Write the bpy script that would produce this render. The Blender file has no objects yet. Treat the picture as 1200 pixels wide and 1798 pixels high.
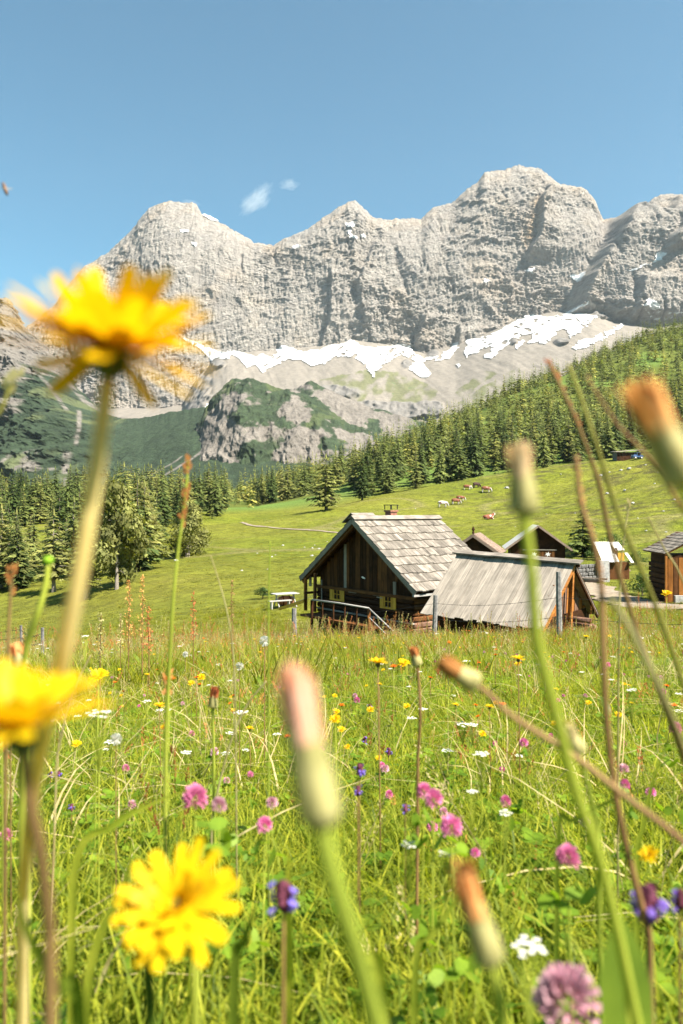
import bpy, bmesh, math, random
import numpy as np
from mathutils import Vector, Matrix, Quaternion
R = math.radians
random.seed(7); rng = np.random.default_rng(7)
sc = bpy.context.scene
COL = sc.collection

# ------------------------------------------------------------------ camera, sky, sun, exposure
F, CX, CY = 1300.0, 600.0, 899.0            # focal length and principal point in photograph pixels
cam_d = bpy.data.cameras.new('camera'); cam = bpy.data.objects.new('camera', cam_d); COL.objects.link(cam)
cam.location = (0, 0, 0); cam.rotation_euler = (R(90), 0, 0)
cam_d.sensor_fit = 'VERTICAL'; cam_d.sensor_height = 36.0; cam_d.lens = 36.0 * F / 1798.0
cam_d.clip_start = 0.01; cam_d.clip_end = 30000
cam_d.dof.use_dof = True; cam_d.dof.focus_distance = 6.0; cam_d.dof.aperture_fstop = 7.4
sc.camera = cam
SUN_AZ = R(-32)                              # direction TOWARDS the sun: +X turned towards -Y
SUN_EL = R(50)
sv = Vector((math.cos(SUN_AZ) * math.cos(SUN_EL), math.sin(SUN_AZ) * math.cos(SUN_EL), math.sin(SUN_EL)))
w = bpy.data.worlds.new('World'); sc.world = w; w.use_nodes = True
nt = w.node_tree; bg = nt.nodes['Background']
sky = nt.nodes.new('ShaderNodeTexSky'); sky.sky_type = 'NISHITA'; sky.sun_disc = False
sky.sun_elevation = SUN_EL; sky.sun_rotation = math.atan2(sv.x, sv.y)
sky.altitude = 1500; sky.air_density = 1.0; sky.dust_density = 0.6; sky.ozone_density = 0.0
wb = nt.nodes.new('ShaderNodeMix'); wb.data_type = 'RGBA'; wb.blend_type = 'MULTIPLY'; wb.inputs[0].default_value = 1.0
wb.inputs[7].default_value = (0.71, 1.14, 1.07, 1)      # the photograph's white balance: less violet sky
nt.links.new(sky.outputs[0], wb.inputs[6]); nt.links.new(wb.outputs[2], bg.inputs[0]); bg.inputs[1].default_value = 0.05
sl = bpy.data.lights.new('sun', 'SUN'); sl.energy = 5.0; sl.angle = R(0.53); sl.color = (1.0, 0.94, 0.84)
so = bpy.data.objects.new('sun', sl); COL.objects.link(so)
HAZE = 0.000030
so.rotation_euler = sv.to_track_quat('Z', 'Y').to_euler(); so.location = sv * 50
sc.view_settings.view_transform = 'Standard'; sc.view_settings.look = 'None'
sc.view_settings.gamma = 1.0; sc.view_settings.use_curve_mapping = False
sc.view_settings.exposure = 1.84
sc.render.engine = 'CYCLES'
sc.cycles.max_bounces = 6; sc.cycles.transparent_max_bounces = 6; sc.cycles.volume_bounces = 2
sc.cycles.caustics_reflective = False; sc.cycles.caustics_refractive = False
sc.cycles.use_denoising = True

def P(px, py, d):
    """world point seen at photograph pixel (px, py) at depth d metres"""
    return Vector(((px - CX) / F * d, d, (CY - py) / F * d))

# ------------------------------------------------------------------ numpy noise
def _h(ix, iy, iz, seed):
    h = (ix.astype(np.int64) * 374761393 + iy.astype(np.int64) * 668265263 + iz.astype(np.int64) * 2147483647 + seed * 974711) & 0xffffffff
    h = ((h ^ (h >> 13)) * 1274126177) & 0xffffffff
    return (h ^ (h >> 16)) & 0xffffffff
_G = np.array([[1,1,0],[-1,1,0],[1,-1,0],[-1,-1,0],[1,0,1],[-1,0,1],[1,0,-1],[-1,0,-1],[0,1,1],[0,-1,1],[0,1,-1],[0,-1,-1],[1,1,0],[-1,1,0],[0,-1,1],[0,-1,-1]], float)
def perlin(x, y, z=None, seed=0):
    x = np.asarray(x, float); y = np.asarray(y, float)
    z = np.zeros_like(x) + 0.37 if z is None else np.asarray(z, float)
    x0, y0, z0 = np.floor(x), np.floor(y), np.floor(z)
    fx, fy, fz = x - x0, y - y0, z - z0
    u, v, t = (f * f * f * (f * (f * 6 - 15) + 10) for f in (fx, fy, fz))
    out = 0
    for dx in (0, 1):
        for dy in (0, 1):
            for dz in (0, 1):
                g = _G[_h(x0 + dx, y0 + dy, z0 + dz, seed) & 15]
                dd = g[..., 0] * (fx - dx) + g[..., 1] * (fy - dy) + g[..., 2] * (fz - dz)
                out = out + dd * (u if dx else 1 - u) * (v if dy else 1 - v) * (t if dz else 1 - t)
    return out
def fbm(x, y, z=None, o=4, seed=0, gain=0.5, ridged=False):
    s, a, n = 0, 1.0, 0
    for i in range(o):
        k = 2.03 ** i
        p = perlin(x * k + 17.3 * i, y * k - 9.1 * i, None if z is None else z * k, seed + i)
        s = s + a * ((1 - 2 * np.abs(p)) if ridged else p); n += a; a *= gain
    return s / n
def sstep(a, b, x):
    t = np.clip((x - a) / (b - a), 0, 1); return t * t * (3 - 2 * t)
def inpoly(px, py, poly):
    poly = np.asarray(poly, float); r = np.zeros(px.shape, bool)
    bb = (px > poly[:, 0].min()) & (px < poly[:, 0].max()) & (py > poly[:, 1].min()) & (py < poly[:, 1].max())
    x, y = px[bb], py[bb]; c = np.zeros(x.shape, bool)
    for i in range(len(poly)):
        x1, y1 = poly[i]; x2, y2 = poly[i - 1]
        if y1 == y2: continue
        c ^= ((y1 > y) != (y2 > y)) & (x < (x2 - x1) * (y - y1) / (y2 - y1) + x1)
    r[bb] = c; return r

# ------------------------------------------------------------------ object helpers
def tag(o, label=None, cat=None, group=None, kind=None):
    if label: o['label'] = label
    if cat: o['category'] = cat
    if group: o['group'] = group
    if kind: o['kind'] = kind
    return o
def link(name, data, mats=(), parent=None):
    o = bpy.data.objects.new(name, data); COL.objects.link(o)
    if data is not None:
        for m in mats:
            if m.name not in [k.name for k in data.materials if k]: data.materials.append(m)
    if parent: o.parent = parent
    return o
def empty(name, loc=(0, 0, 0), rz=0.0, label=None, cat=None, group=None):
    o = bpy.data.objects.new(name, None); COL.objects.link(o); o.location = loc; o.rotation_euler = (0, 0, rz)
    o.empty_display_size = 0.1
    return tag(o, label, cat, group)
KIDS = {}
def kids(o): return [c for c in COL.objects if c.parent == o]
def copy_tree(o, parent=None, ch=None):
    c = o.copy(); COL.objects.link(c); c.parent = parent
    for k in (ch if ch is not None else kids(o)): copy_tree(k, c)
    return c
def mesh_np(name, V, Q=None, T=None, col=None, smooth=False, mi=None):
    """mesh from arrays: quads Q (n,4) and triangles T (m,3)"""
    V = np.asarray(V, np.float32); me = bpy.data.meshes.new(name)
    nq = 0 if Q is None else len(Q); ntr = 0 if T is None else len(T)
    loops = np.concatenate([np.asarray(a, np.int32).ravel() for a in (Q, T) if a is not None and len(a)])
    me.vertices.add(len(V)); me.vertices.foreach_set('co', V.ravel())
    me.loops.add(len(loops)); me.loops.foreach_set('vertex_index', loops)
    st = np.concatenate([np.arange(nq) * 4, nq * 4 + np.arange(ntr) * 3]).astype(np.int32)
    me.polygons.add(nq + ntr); me.polygons.foreach_set('loop_start', st)
    if smooth: me.polygons.foreach_set('use_smooth', np.ones(nq + ntr, bool))
    if mi is not None: me.polygons.foreach_set('material_index', np.asarray(mi, np.int32))
    me.update(calc_edges=True)
    if col is not None:
        a = me.color_attributes.new('Col', 'FLOAT_COLOR', 'POINT')
        c = np.ones((len(V), 4), np.float32); c[:, :3] = col; a.data.foreach_set('color', c.ravel())
    return me
def grid_quads(nu, nv):
    i = np.arange(nu - 1)[:, None] * nv + np.arange(nv - 1)[None, :]
    return np.stack([i, i + nv, i + nv + 1, i + 1], -1).reshape(-1, 4)

class MB:
    """collects boxes, tubes, lathes and polygons of one mesh"""
    def __init__(s): s.v = []; s.f = []; s.m = []; s.c = []
    def add(s, vs, fs, mi=0):
        n = len(s.v); s.v += [tuple(v) for v in vs]; s.f += [tuple(i + n for i in f) for f in fs]; s.m += [mi] * len(fs)
    def box(s, c, size, rot=None, mi=0, taper=1.0):
        x, y, z = (k / 2 for k in size); vs = []
        for k, (a, b, d) in enumerate(((-1,-1,-1),(1,-1,-1),(1,1,-1),(-1,1,-1),(-1,-1,1),(1,-1,1),(1,1,1),(-1,1,1))):
            t = taper if d > 0 else 1.0
            p = Vector((a * x * t, b * y * t, d * z))
            if rot is not None: p = rot @ p
            vs.append(p + Vector(c))
        s.add(vs, [(0,3,2,1),(4,5,6,7),(0,1,5,4),(1,2,6,5),(2,3,7,6),(3,0,4,7)], mi)
    def beam(s, a, b, w, h, mi=0, up=Vector((0, 0, 1))):
        a, b = Vector(a), Vector(b); d = (b - a); L = d.length; d.normalize()
        sx = d.cross(up); sx = sx.normalized() if sx.length > 1e-4 else Vector((1, 0, 0)); uz = sx.cross(d)
        s.box((a + b) / 2, (w, L, h), Matrix((sx, d, uz)).transposed(), mi)
    def tube(s, pts, rad, n=6, mi=0, cap=True):
        pts = [Vector(p) for p in pts]; rad = rad if hasattr(rad, '__len__') else [rad] * len(pts)
        t0 = (pts[1] - pts[0]).normalized(); ref = Vector((0, 0, 1)) if abs(t0.z) < .9 else Vector((1, 0, 0))
        nrm = t0.cross(ref).normalized(); base = len(s.v); vs = []; fs = []
        for i, p in enumerate(pts):
            t = (pts[min(i + 1, len(pts) - 1)] - pts[max(i - 1, 0)]).normalized()
            nrm = (nrm - t * nrm.dot(t)).normalized(); bi = t.cross(nrm)
            for k in range(n):
                a = 2 * math.pi * k / n; vs.append(p + (nrm * math.cos(a) + bi * math.sin(a)) * rad[i])
        for i in range(len(pts) - 1):
            for k in range(n):
                fs.append((i*n+k, i*n+(k+1) % n, (i+1)*n+(k+1) % n, (i+1)*n+k))
        if cap: fs += [tuple(range(n))[::-1], tuple((len(pts)-1)*n+k for k in range(n))]
        s.add(vs, fs, mi)
    def lathe(s, prof, n=10, M=None, mi=0, ridge=0.0):
        vs, fs = [], []
        for (r, z) in prof:
            for k in range(n):
                a = 2 * math.pi * k / n; rr = r * (1 + (ridge if k % 2 else -ridge))
                p = Vector((rr * math.cos(a), rr * math.sin(a), z)); vs.append(M @ p if M else p)
        for i in range(len(prof) - 1):
            for k in range(n): fs.append((i*n+k, i*n+(k+1) % n, (i+1)*n+(k+1) % n, (i+1)*n+k))
        fs += [tuple(range(n))[::-1], tuple((len(prof)-1)*n+k for k in range(n))]
        s.add(vs, fs, mi)
    def mesh(s, name, smooth=False):
        me = bpy.data.meshes.new(name); me.from_pydata(s.v, [], s.f)
        if any(s.m): me.polygons.foreach_set('material_index', s.m)
        if smooth: me.polygons.foreach_set('use_smooth', [True] * len(me.polygons))
        me.update(); return me
    def build(s, name, mats, parent=None, smooth=False):
        if not isinstance(mats, (list, tuple)): mats = [mats]
        return link(name, s.mesh(name, smooth), mats, parent)
def smooth_path(pts, k=6):
    pts = [Vector(p) for p in pts]; out = []
    for i in range(len(pts) - 1):
        p0 = pts[max(i-1, 0)]; p1 = pts[i]; p2 = pts[i+1]; p3 = pts[min(i+2, len(pts)-1)]
        for j in range(k):
            t = j / k
            out.append(0.5 * ((2*p1) + (p2-p0)*t + (2*p0-5*p1+4*p2-p3)*t*t + (3*p1-p0-3*p2+p3)*t**3))
    return out + [pts[-1]]

# ------------------------------------------------------------------ materials
def nodes(name):
    m = bpy.data.materials.new(name); m.use_nodes = True; t = m.node_tree
    return m, t, t.nodes['Principled BSDF'], t.nodes['Material Output']
def N(t, kind, **kw):
    n = t.nodes.new(kind)
    for k, v in kw.items():
        if k in n.inputs: n.inputs[k].default_value = v
        else: setattr(n, k, v)
    return n
def ramp2(t, fac, c1, c2, a=0.35, b=0.65):
    r = t.nodes.new('ShaderNodeValToRGB'); e = r.color_ramp.elements
    e[0].position, e[1].position = a, b; e[0].color, e[1].color = (*c1, 1), (*c2, 1)
    t.links.new(fac, r.inputs[0]); return r.outputs[0]
def mix(t, fac, a, b, mode='MIX'):
    n = t.nodes.new('ShaderNodeMix'); n.data_type = 'RGBA'; n.blend_type = mode
    for s, v in ((0, fac), (6, a), (7, b)):
        if isinstance(v, (int, float)): n.inputs[s].default_value = v
        elif isinstance(v, tuple): n.inputs[s].default_value = (*v, 1)
        else: t.links.new(v, n.inputs[s])
    return n.outputs[2]
def bump(t, b, h, strength, dist):
    n = N(t, 'ShaderNodeBump'); n.inputs['Strength'].default_value = strength; n.inputs['Distance'].default_value = dist
    t.links.new(h, n.inputs['Height']); t.links.new(n.outputs[0], b.inputs['Normal']); return n
def plain(name, c, rough=0.7, c2=None, scale=20.0, bmp=0.0, metal=0.0, spec=0.3):
    m, t, b, o = nodes(name); b.inputs['Roughness'].default_value = rough; b.inputs['Metallic'].default_value = metal
    b.inputs['Specular IOR Level'].default_value = spec
    tc = N(t, 'ShaderNodeTexCoord'); nz = N(t, 'ShaderNodeTexNoise', Scale=scale, Detail=5.0)
    t.links.new(tc.outputs['Object'], nz.inputs['Vector'])
    c2 = c2 or tuple(k * 0.75 for k in c)
    t.links.new(ramp2(t, nz.outputs[0], c2, c), b.inputs['Base Color'])
    if bmp: bump(t, b, nz.outputs[0], 0.6, bmp)
    return m
def wood(name, c, c2, long=1.2, cross=26.0, rough=0.8, var=0.25, knots=True):
    """planks: grain along local Y, tone by object"""
    m, t, b, o = nodes(name); b.inputs['Roughness'].default_value = rough; b.inputs['Specular IOR Level'].default_value = 0.08
    tc = N(t, 'ShaderNodeTexCoord'); oi = N(t, 'ShaderNodeObjectInfo')
    mp = N(t, 'ShaderNodeMapping'); mp.inputs['Scale'].default_value = (cross, long, cross)
    off = N(t, 'ShaderNodeVectorMath', operation='SCALE'); off.inputs[0].default_value = (37, 53, 71); t.links.new(oi.outputs['Random'], off.inputs['Scale'])
    ad = N(t, 'ShaderNodeVectorMath', operation='ADD'); t.links.new(tc.outputs['Object'], ad.inputs[0]); t.links.new(off.outputs[0], ad.inputs[1])
    t.links.new(ad.outputs[0], mp.inputs['Vector'])
    nz = N(t, 'ShaderNodeTexNoise', Scale=1.0, Detail=6.0, Roughness=0.65); t.links.new(mp.outputs[0], nz.inputs['Vector'])
    n2 = N(t, 'ShaderNodeTexNoise', Scale=2.3, Detail=3.0); t.links.new(ad.outputs[0], n2.inputs['Vector'])
    c_ = ramp2(t, nz.outputs[0], c2, c, 0.3, 0.62)
    blot = ramp2(t, n2.outputs[0], (1 - var,) * 3, (1.0,) * 3, 0.35, 0.6)
    c_ = mix(t, 1.0, c_, blot, 'MULTIPLY')
    hv = N(t, 'ShaderNodeMapRange'); t.links.new(oi.outputs['Random'], hv.inputs[0]); hv.inputs[3].default_value = 1 - var; hv.inputs[4].default_value = 1.12
    hs = N(t, 'ShaderNodeHueSaturation'); t.links.new(hv.outputs[0], hs.inputs['Value']); t.links.new(c_, hs.inputs['Color'])
    t.links.new(hs.outputs[0], b.inputs['Base Color']); bump(t, b, nz.outputs[0], 0.5, 0.01)
    return m
def leaf(name, c, c2, tr=0.35, rough=0.55, scale=8.0, rnd=0.35, attr=False, tcol=None, spec=0.12):
    """leaves and petals: reflecting and letting light through; tone varies by object and by instance"""
    m, t, b, o = nodes(name); b.inputs['Roughness'].default_value = rough; b.inputs['Specular IOR Level'].default_value = spec
    oi = N(t, 'ShaderNodeObjectInfo'); tc = N(t, 'ShaderNodeTexCoord')
    nz = N(t, 'ShaderNodeTexNoise', Scale=scale, Detail=3.0); t.links.new(tc.outputs['Object'], nz.inputs['Vector'])
    col = ramp2(t, nz.outputs[0], c2, c, 0.38, 0.62)
    if attr:
        at = N(t, 'ShaderNodeVertexColor', layer_name='Col'); col = mix(t, 1.0, col, at.outputs[0], 'MULTIPLY')
    hs = N(t, 'ShaderNodeHueSaturation'); mr = N(t, 'ShaderNodeMapRange'); t.links.new(oi.outputs['Random'], mr.inputs[0])
    mr.inputs[3].default_value = 1 - rnd; mr.inputs[4].default_value = 1 + rnd
    h2 = N(t, 'ShaderNodeMapRange'); t.links.new(oi.outputs['Random'], h2.inputs[0]); h2.inputs[3].default_value = 0.5 + 0.06 * rnd; h2.inputs[4].default_value = 0.5 - 0.06 * rnd
    t.links.new(mr.outputs[0], hs.inputs['Value']); t.links.new(h2.outputs[0], hs.inputs['Hue']); t.links.new(col, hs.inputs['Color'])
    t.links.new(hs.outputs[0], b.inputs['Base Color'])
    tl = N(t, 'ShaderNodeBsdfTranslucent'); mx = N(t, 'ShaderNodeMixShader'); mx.inputs[0].default_value = tr
    tcl = mix(t, 1.0, hs.outputs[0], tcol or (1.25, 1.3, 0.45), 'MULTIPLY'); t.links.new(tcl, tl.inputs[0])
    t.links.new(b.outputs[0], mx.inputs[1]); t.links.new(tl.outputs[0], mx.inputs[2]); t.links.new(mx.outputs[0], o.inputs[0])
    return m
def vcol(name, rough=0.9, nscale=0.05, nvar=0.25, bscale=0.08, bdist=3.0, bstr=0.7, spec=0.15, stretch=(1, 1, 1)):
    """ground and rock: colour from the surface's own cover, with finer grain on top"""
    m, t, b, o = nodes(name); b.inputs['Roughness'].default_value = rough; b.inputs['Specular IOR Level'].default_value = spec
    at = N(t, 'ShaderNodeVertexColor', layer_name='Col'); tc = N(t, 'ShaderNodeTexCoord')
    mp = N(t, 'ShaderNodeMapping'); mp.inputs['Scale'].default_value = stretch; t.links.new(tc.outputs['Object'], mp.inputs[0])
    nz = N(t, 'ShaderNodeTexNoise', Scale=nscale, Detail=8.0, Roughness=0.65); t.links.new(mp.outputs[0], nz.inputs['Vector'])
    c = mix(t, 1.0, at.outputs[0], ramp2(t, nz.outputs[0], (1 - nvar,) * 3, (1 + nvar * .5,) * 3, 0.32, 0.68), 'MULTIPLY')
    t.links.new(c, b.inputs['Base Color'])
    n2 = N(t, 'ShaderNodeTexNoise', Scale=bscale, Detail=10.0, Roughness=0.7); t.links.new(mp.outputs[0], n2.inputs['Vector'])
    bump(t, b, n2.outputs[0], bstr, bdist)
    return m
# ------------------------------------------------------------------ the lie of the land: one height function, measured points joined by a thin-plate spline
ctl = [(100,1150,28),(100,1115,50),(110,1075,72),(60,1010,110),(60,950,160),(60,905,260),(60,897,400),
 (200,1143,28),(200,1095,48),(200,1030,78),(200,985,110),(200,930,170),(200,895,260),(200,893,400),
 (300,1138,28),(300,1082,46),(330,1040,65),(330,983,104),(340,945,150),(340,908,220),(340,885,300),(400,880,400),
 (430,1075,46),(430,1000,85),(430,950,125),(430,921,165),(430,922,200),(430,890,280),
 (500,1062,44),(520,985,90),(520,940,135),(520,905,172),(520,905,215),(540,875,330),
 (600,1131,32),(600,1078,42),(600,1010,70),(600,950,125),(590,891,182),(590,889,225),(600,862,320),
 (700,1127,32),(700,1080,42),(700,1000,75),(700,930,140),(700,867,200),(700,862,240),
 (800,1119,32),(800,1068,45),(800,985,75),(800,910,155),(800,882,185),(800,853,205),(800,848,235),
 (900,1111,32),(900,1062,46),(900,990,66),(900,950,100),(857,912,160),(900,870,190),(900,838,208),(900,832,240),
 (1000,1095,32),(1000,1060,45),(990,1003,66),(1020,965,90),(1000,900,150),(1000,822,212),(1000,815,240),
 (1100,1090,30),(1100,1062,42),(1090,1015,60),(1100,950,95),(1100,880,155),(1100,810,215),(1100,802,240),
 (1200,1085,30),(1200,1055,44),(1190,1005,65),(1200,940,95),(1200,860,150),(1200,797,205),(1200,790,235),
 (1350,1080,30),(1350,1040,45),(1350,900,110),(1350,780,200),(1350,640,450),(1400,560,700),
 (-150,1165,28),(-150,1130,50),(-150,1080,80),(-150,980,160),(-150,910,260),(-150,900,400),
 (640,835,300),(700,808,340),(760,772,400),(840,727,470),(900,692,530),(1000,655,600),(1100,607,660),(1200,582,700),
 (800,800,300),(900,780,320),(1000,740,400),(1100,700,450),(1200,680,470),(1200,740,330),(1100,770,300),(1000,792,280),
 (0,890,560),(300,885,560),(550,860,520),(700,820,560),(900,720,680),(1050,655,760),(1200,605,820)]
cp = [P(*c) for c in ctl]
for gy in (-5.0, 0.0, 6.0, 14.0, 21.0):
    for gu in (-1, -.5, 0, .5, 1):
        gx = gu * (4 + gy * .55); s_ = 0.1635 - 0.020 * gu
        cp.append(Vector((gx, gy, -0.36 - s_ * gy)))
_cx = np.array([[p.x, p.y] for p in cp]); _cz = np.array([p.z for p in cp]); SC = 50.0
def _U(r2): return np.where(r2 > 1e-12, r2 * np.log(np.maximum(r2, 1e-12)), 0.0)
def _warp(xy):                       # compress distance so that near detail and far slopes weigh alike
    y = xy[:, 1]; k = np.log1p(np.maximum(y, -8) / 30.0 + .3); return np.stack([xy[:, 0] / (30 + np.maximum(y, 0)) , k], 1) * 1.0
_w = _warp(_cx); _n = len(_w)
_K = _U(((_w[:, None] - _w[None]) ** 2).sum(-1)) + np.eye(_n) * 1e-4
_Pm = np.concatenate([np.ones((_n, 1)), _w], 1)
_A = np.zeros((_n + 3, _n + 3)); _A[:_n, :_n] = _K; _A[:_n, _n:] = _Pm; _A[_n:, :_n] = _Pm.T
# interpolate the slope seen from the eye (z + .36) / (y + 9): smooth from the near meadow to the far forest
_rhs = np.zeros(_n + 3); _rhs[:_n] = (_cz + 0.36) / (_cx[:, 1] + 9.0)
_sol = np.linalg.solve(_A, _rhs)
def ground(x, y, rough=True):
    x = np.atleast_1d(np.asarray(x, float)); y = np.atleast_1d(np.asarray(y, float)); sh = x.shape; x, y = x.ravel(), y.ravel()
    out = np.empty_like(x)
    for i in range(0, len(x), 40000):
        q = _warp(np.stack([x[i:i+40000], y[i:i+40000]], 1))
        z = _U(((q[:, None] - _w[None]) ** 2).sum(-1)) @ _sol[:_n] + _sol[_n] + q @ _sol[_n+1:]
        out[i:i+40000] = z * (y[i:i+40000] + 9.0) - 0.36
    if rough:
        far = sstep(30, 90, y)
        out += 0.035 * perlin(x / 1.3, y / 1.3, seed=3) * sstep(.5, 3, y) + far * (0.5 * fbm(x / 16, y / 16, o=4, seed=5))
        ter = far * sstep(8, 45, x) * (1 - sstep(215, 260, y))
        out += ter * 0.8 * fbm(x / 9, y / 3.0, o=3, seed=9, ridged=True)
    return out.reshape(sh)
def gz(x, y): return float(ground([x], [y])[0])
def on_ground(px, py, h=0.0, lo=0.3, hi=320.0):
    """where the sight line through a pixel meets the ground (raised by h)"""
    d = np.geomspace(lo, hi, 700); x = (px - CX) / F * d; z = (CY - py) / F * d
    below = z < ground(x, d) + h
    k = int(np.argmax(below)) if below.any() else len(d) - 1
    return Vector((x[k], d[k], ground([x[k]], [d[k]])[0]))

ys = np.concatenate([np.linspace(-5, .25, 12), np.geomspace(.3, 40, 150)[:-1], np.geomspace(40, 245, 330)[:-1], np.geomspace(245, 900, 70)])
us = np.linspace(-1, 1, 440)
GX = us[None, :] * (3.5 + np.maximum(ys, 0)[:, None] * .78); GY = np.repeat(ys[:, None], len(us), 1)
GZ = ground(GX, GY)
# cover of the land: meadow, pasture, bare trodden spots, forest floor
n1 = fbm(GX / 7, GY / 7, o=4, seed=21); n2 = fbm(GX / 38, GY / 38, o=3, seed=22); n3 = fbm(GX / 2.2, GY / 1.4, o=3, seed=23)
past = np.stack([0.148 + 0 * n1, 0.158 + 0 * n1, 0.016 + 0 * n1], -1)
n4 = fbm(GX / .8, GY / .5, o=2, seed=24)
past = past * (1 + 0.40 * n1 + 0.45 * n3 + .25 * n4 * (GY < 120))[..., None] + np.clip(n2, -.5, .5)[..., None] * np.array([.06, .03, .012])
dry = sstep(.18, .5, fbm(GX / 11, GY / 5, o=4, seed=25))[..., None]
past = past * (1 - .35 * dry) + np.array([.20, .165, .06]) * .35 * dry
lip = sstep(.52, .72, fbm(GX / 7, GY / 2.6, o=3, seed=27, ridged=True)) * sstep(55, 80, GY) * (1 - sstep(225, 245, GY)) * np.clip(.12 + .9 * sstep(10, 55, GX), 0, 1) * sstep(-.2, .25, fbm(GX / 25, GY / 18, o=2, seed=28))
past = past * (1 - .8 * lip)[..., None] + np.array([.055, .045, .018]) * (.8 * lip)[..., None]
tr = np.exp(-((fbm(GX / 60, GY / 40, o=2, seed=29)) / .018) ** 2) * sstep(45, 60, GY) * (1 - sstep(215, 235, GY)) * .5
past = past * (1 - tr)[..., None] + np.array([.21, .175, .08]) * tr[..., None]
fpx = CX + F * GX / np.maximum(GY, .1); fpy = CY - F * GZ / np.maximum(GY, .1)
near = (1 - sstep(20, 40, GY))[..., None]
past = past * (1 - near) + np.array([.115, .145, .020]) * near * (1 + .4 * n3)[..., None]
wood_f = np.maximum(sstep(225, 275, GY), 0)[..., None]
past = past * (1 - .55 * wood_f) + np.array([.055, .085, .018]) * .55 * wood_f
clear = (sstep(.1, .3, fbm(GX / 60, GY / 60, o=2, seed=31)))[..., None] * wood_f
past = past * (1 - clear) + np.array([.12, .19, .035]) * clear
m_ground = vcol('pasture', rough=0.95, nscale=1.1, nvar=.5, bscale=1.6, bdist=.45, bstr=1.0, stretch=(1, 1.6, 1))
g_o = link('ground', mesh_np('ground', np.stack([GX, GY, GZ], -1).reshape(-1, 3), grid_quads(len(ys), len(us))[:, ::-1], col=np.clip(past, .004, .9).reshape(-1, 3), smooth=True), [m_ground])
tag(g_o, 'green alpine meadow and pasture rising to the forest edge', kind='structure')

# ------------------------------------------------------------------ mountains
def lerp_poly(pts, u):
    a = np.asarray(pts, float); return [np.interp(u, a[:, 0], a[:, k]) for k in range(1, a.shape[1])]
SNOW = [
 [(323,594),(347,603),(364,611),(375,614),(391,620),(417,617),(434,622),(449,627),(460,622),(477,629),(486,622),(492,607),(512,611),(534,618),(560,611),(581,607),(603,603),(620,598),(638,609),(659,611),(677,611),(698,605),(722,607),
  (720,627),(703,622),(681,640),(659,653),(655,666),(646,648),(633,635),(616,627),(590,627),(573,640),(547,644),(529,633),(503,631),(482,644),(460,655),(447,640),(434,648),(421,631),(408,624),(391,633),(378,629),(375,646),(365,627),(347,611),(326,601)],
 [(700,605),(721,607),(729,622),(746,630),(771,626),(783,617),(796,605),(806,601),(800,626),(783,632),(771,634),(750,634),(740,636),(754,651),(762,661),(742,665),(717,649),(729,634),(712,626),(700,622)],
 [(817,613),(821,597),(846,595),(871,586),(883,580),(892,572),(917,559),(933,553),(962,557),(979,557),(1008,545),(1037,530),(1033,542),(1017,551),(1054,555),(1033,572),(1000,595),(996,580),(987,578),(958,605),(946,605),(971,580),(950,601),(925,605),(933,588),(917,590),(883,613),(862,630),(846,630),(867,609),(846,613),(829,622),(817,630)],
 [(1004,613),(1017,601),(1050,590),(1075,578),(1096,567),(1092,576),(1062,595),(1033,609),(1017,617)],
 [(1129,538),(1137,524),(1154,532),(1162,547),(1179,551),(1200,547),(1215,555),(1175,567),(1154,572),(1142,567)],
 [(1100,478),(1142,463),(1154,447),(1175,445),(1158,459),(1142,465),(1108,478)],
 [(1000,486),(1012,484),(1029,476),(1021,492),(1015,500)],[(923,478),(942,470),(931,484)],[(850,492),(860,490),(858,501),(852,503)],
 [(354,378),(362,376),(378,384),(387,391),(370,387)],[(314,404),(334,404),(330,409),(320,410)],[(338,427),(345,425),(347,435),(341,434)],
 [(605,393),(627,393),(626,401),(610,401)],[(612,406),(619,405),(619,414),(628,417),(627,422),(612,419)],[(632,413),(642,411),(640,419),(634,419)],
 [(514,435),(529,431),(527,437),(516,439)],[(321,721),(342,710),(373,707),(371,719),(345,722)],[(336,428),(340,426),(338,432)],
 [(800,640),(812,640),(806,648)],[(905,612),(918,596),(922,600),(910,616)]]
def sheet(crest, base, u0, u1, nu, nv, prof, seed, crest_amp=(6, 2.5), pw=1.0):
    u = np.linspace(u0, u1, nu); cy, cd = lerp_poly(crest, u); by, bd = lerp_poly(base, u)
    Xc, Xb = (u - CX) / F * cd, (u - CX) / F * bd
    Zc, Zb = (CY - cy) / F * cd, (CY - by) / F * bd
    jag = crest_amp[0] * fbm(Xc / 55, Xc * 0, o=4, seed=seed, gain=.6) * 2 + crest_amp[1] * fbm(Xc / 14, Xc * 0, o=3, seed=seed + 9, ridged=True)
    t = np.linspace(0, 1, nv) ** pw; g = prof(t)
    X = Xb[:, None] + (Xc - Xb)[:, None] * g[None]; Y = bd[:, None] + (cd - bd)[:, None] * g[None]
    Z = Zb[:, None] + (Zc - Zb)[:, None] * t[None] + jag[:, None] * (t[None] ** 8)
    return u, t, X, Y, Z
def pix(X, Y, Z): return CX + F * X / Y, CY - F * Z / Y
def finish(name, label, X, Y, Z, col, m, kind='structure'):
    nu, nv = X.shape
    o = link(name, mesh_np(name, np.stack([X, Y, Z], -1).reshape(-1, 3), grid_quads(nu, nv), col=np.clip(col, .005, .9).reshape(-1, 3), smooth=True), [m])
    return tag(o, label, kind=kind)
def snow_from(X, Y, Z, mask, lift, name, label):
    nu, nv = X.shape; Q = grid_quads(nu, nv); k = mask.ravel()[Q].mean(1) > .5; Q = Q[k]
    if not len(Q): return
    used, inv = np.unique(Q.ravel(), return_inverse=True)
    V = np.stack([X, Y - lift * .9, Z + lift], -1).reshape(-1, 3)[used]
    o = link(name, mesh_np(name, V, inv.reshape(-1, 4), smooth=True), [m_snow]); return tag(o, label, kind='structure')
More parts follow.
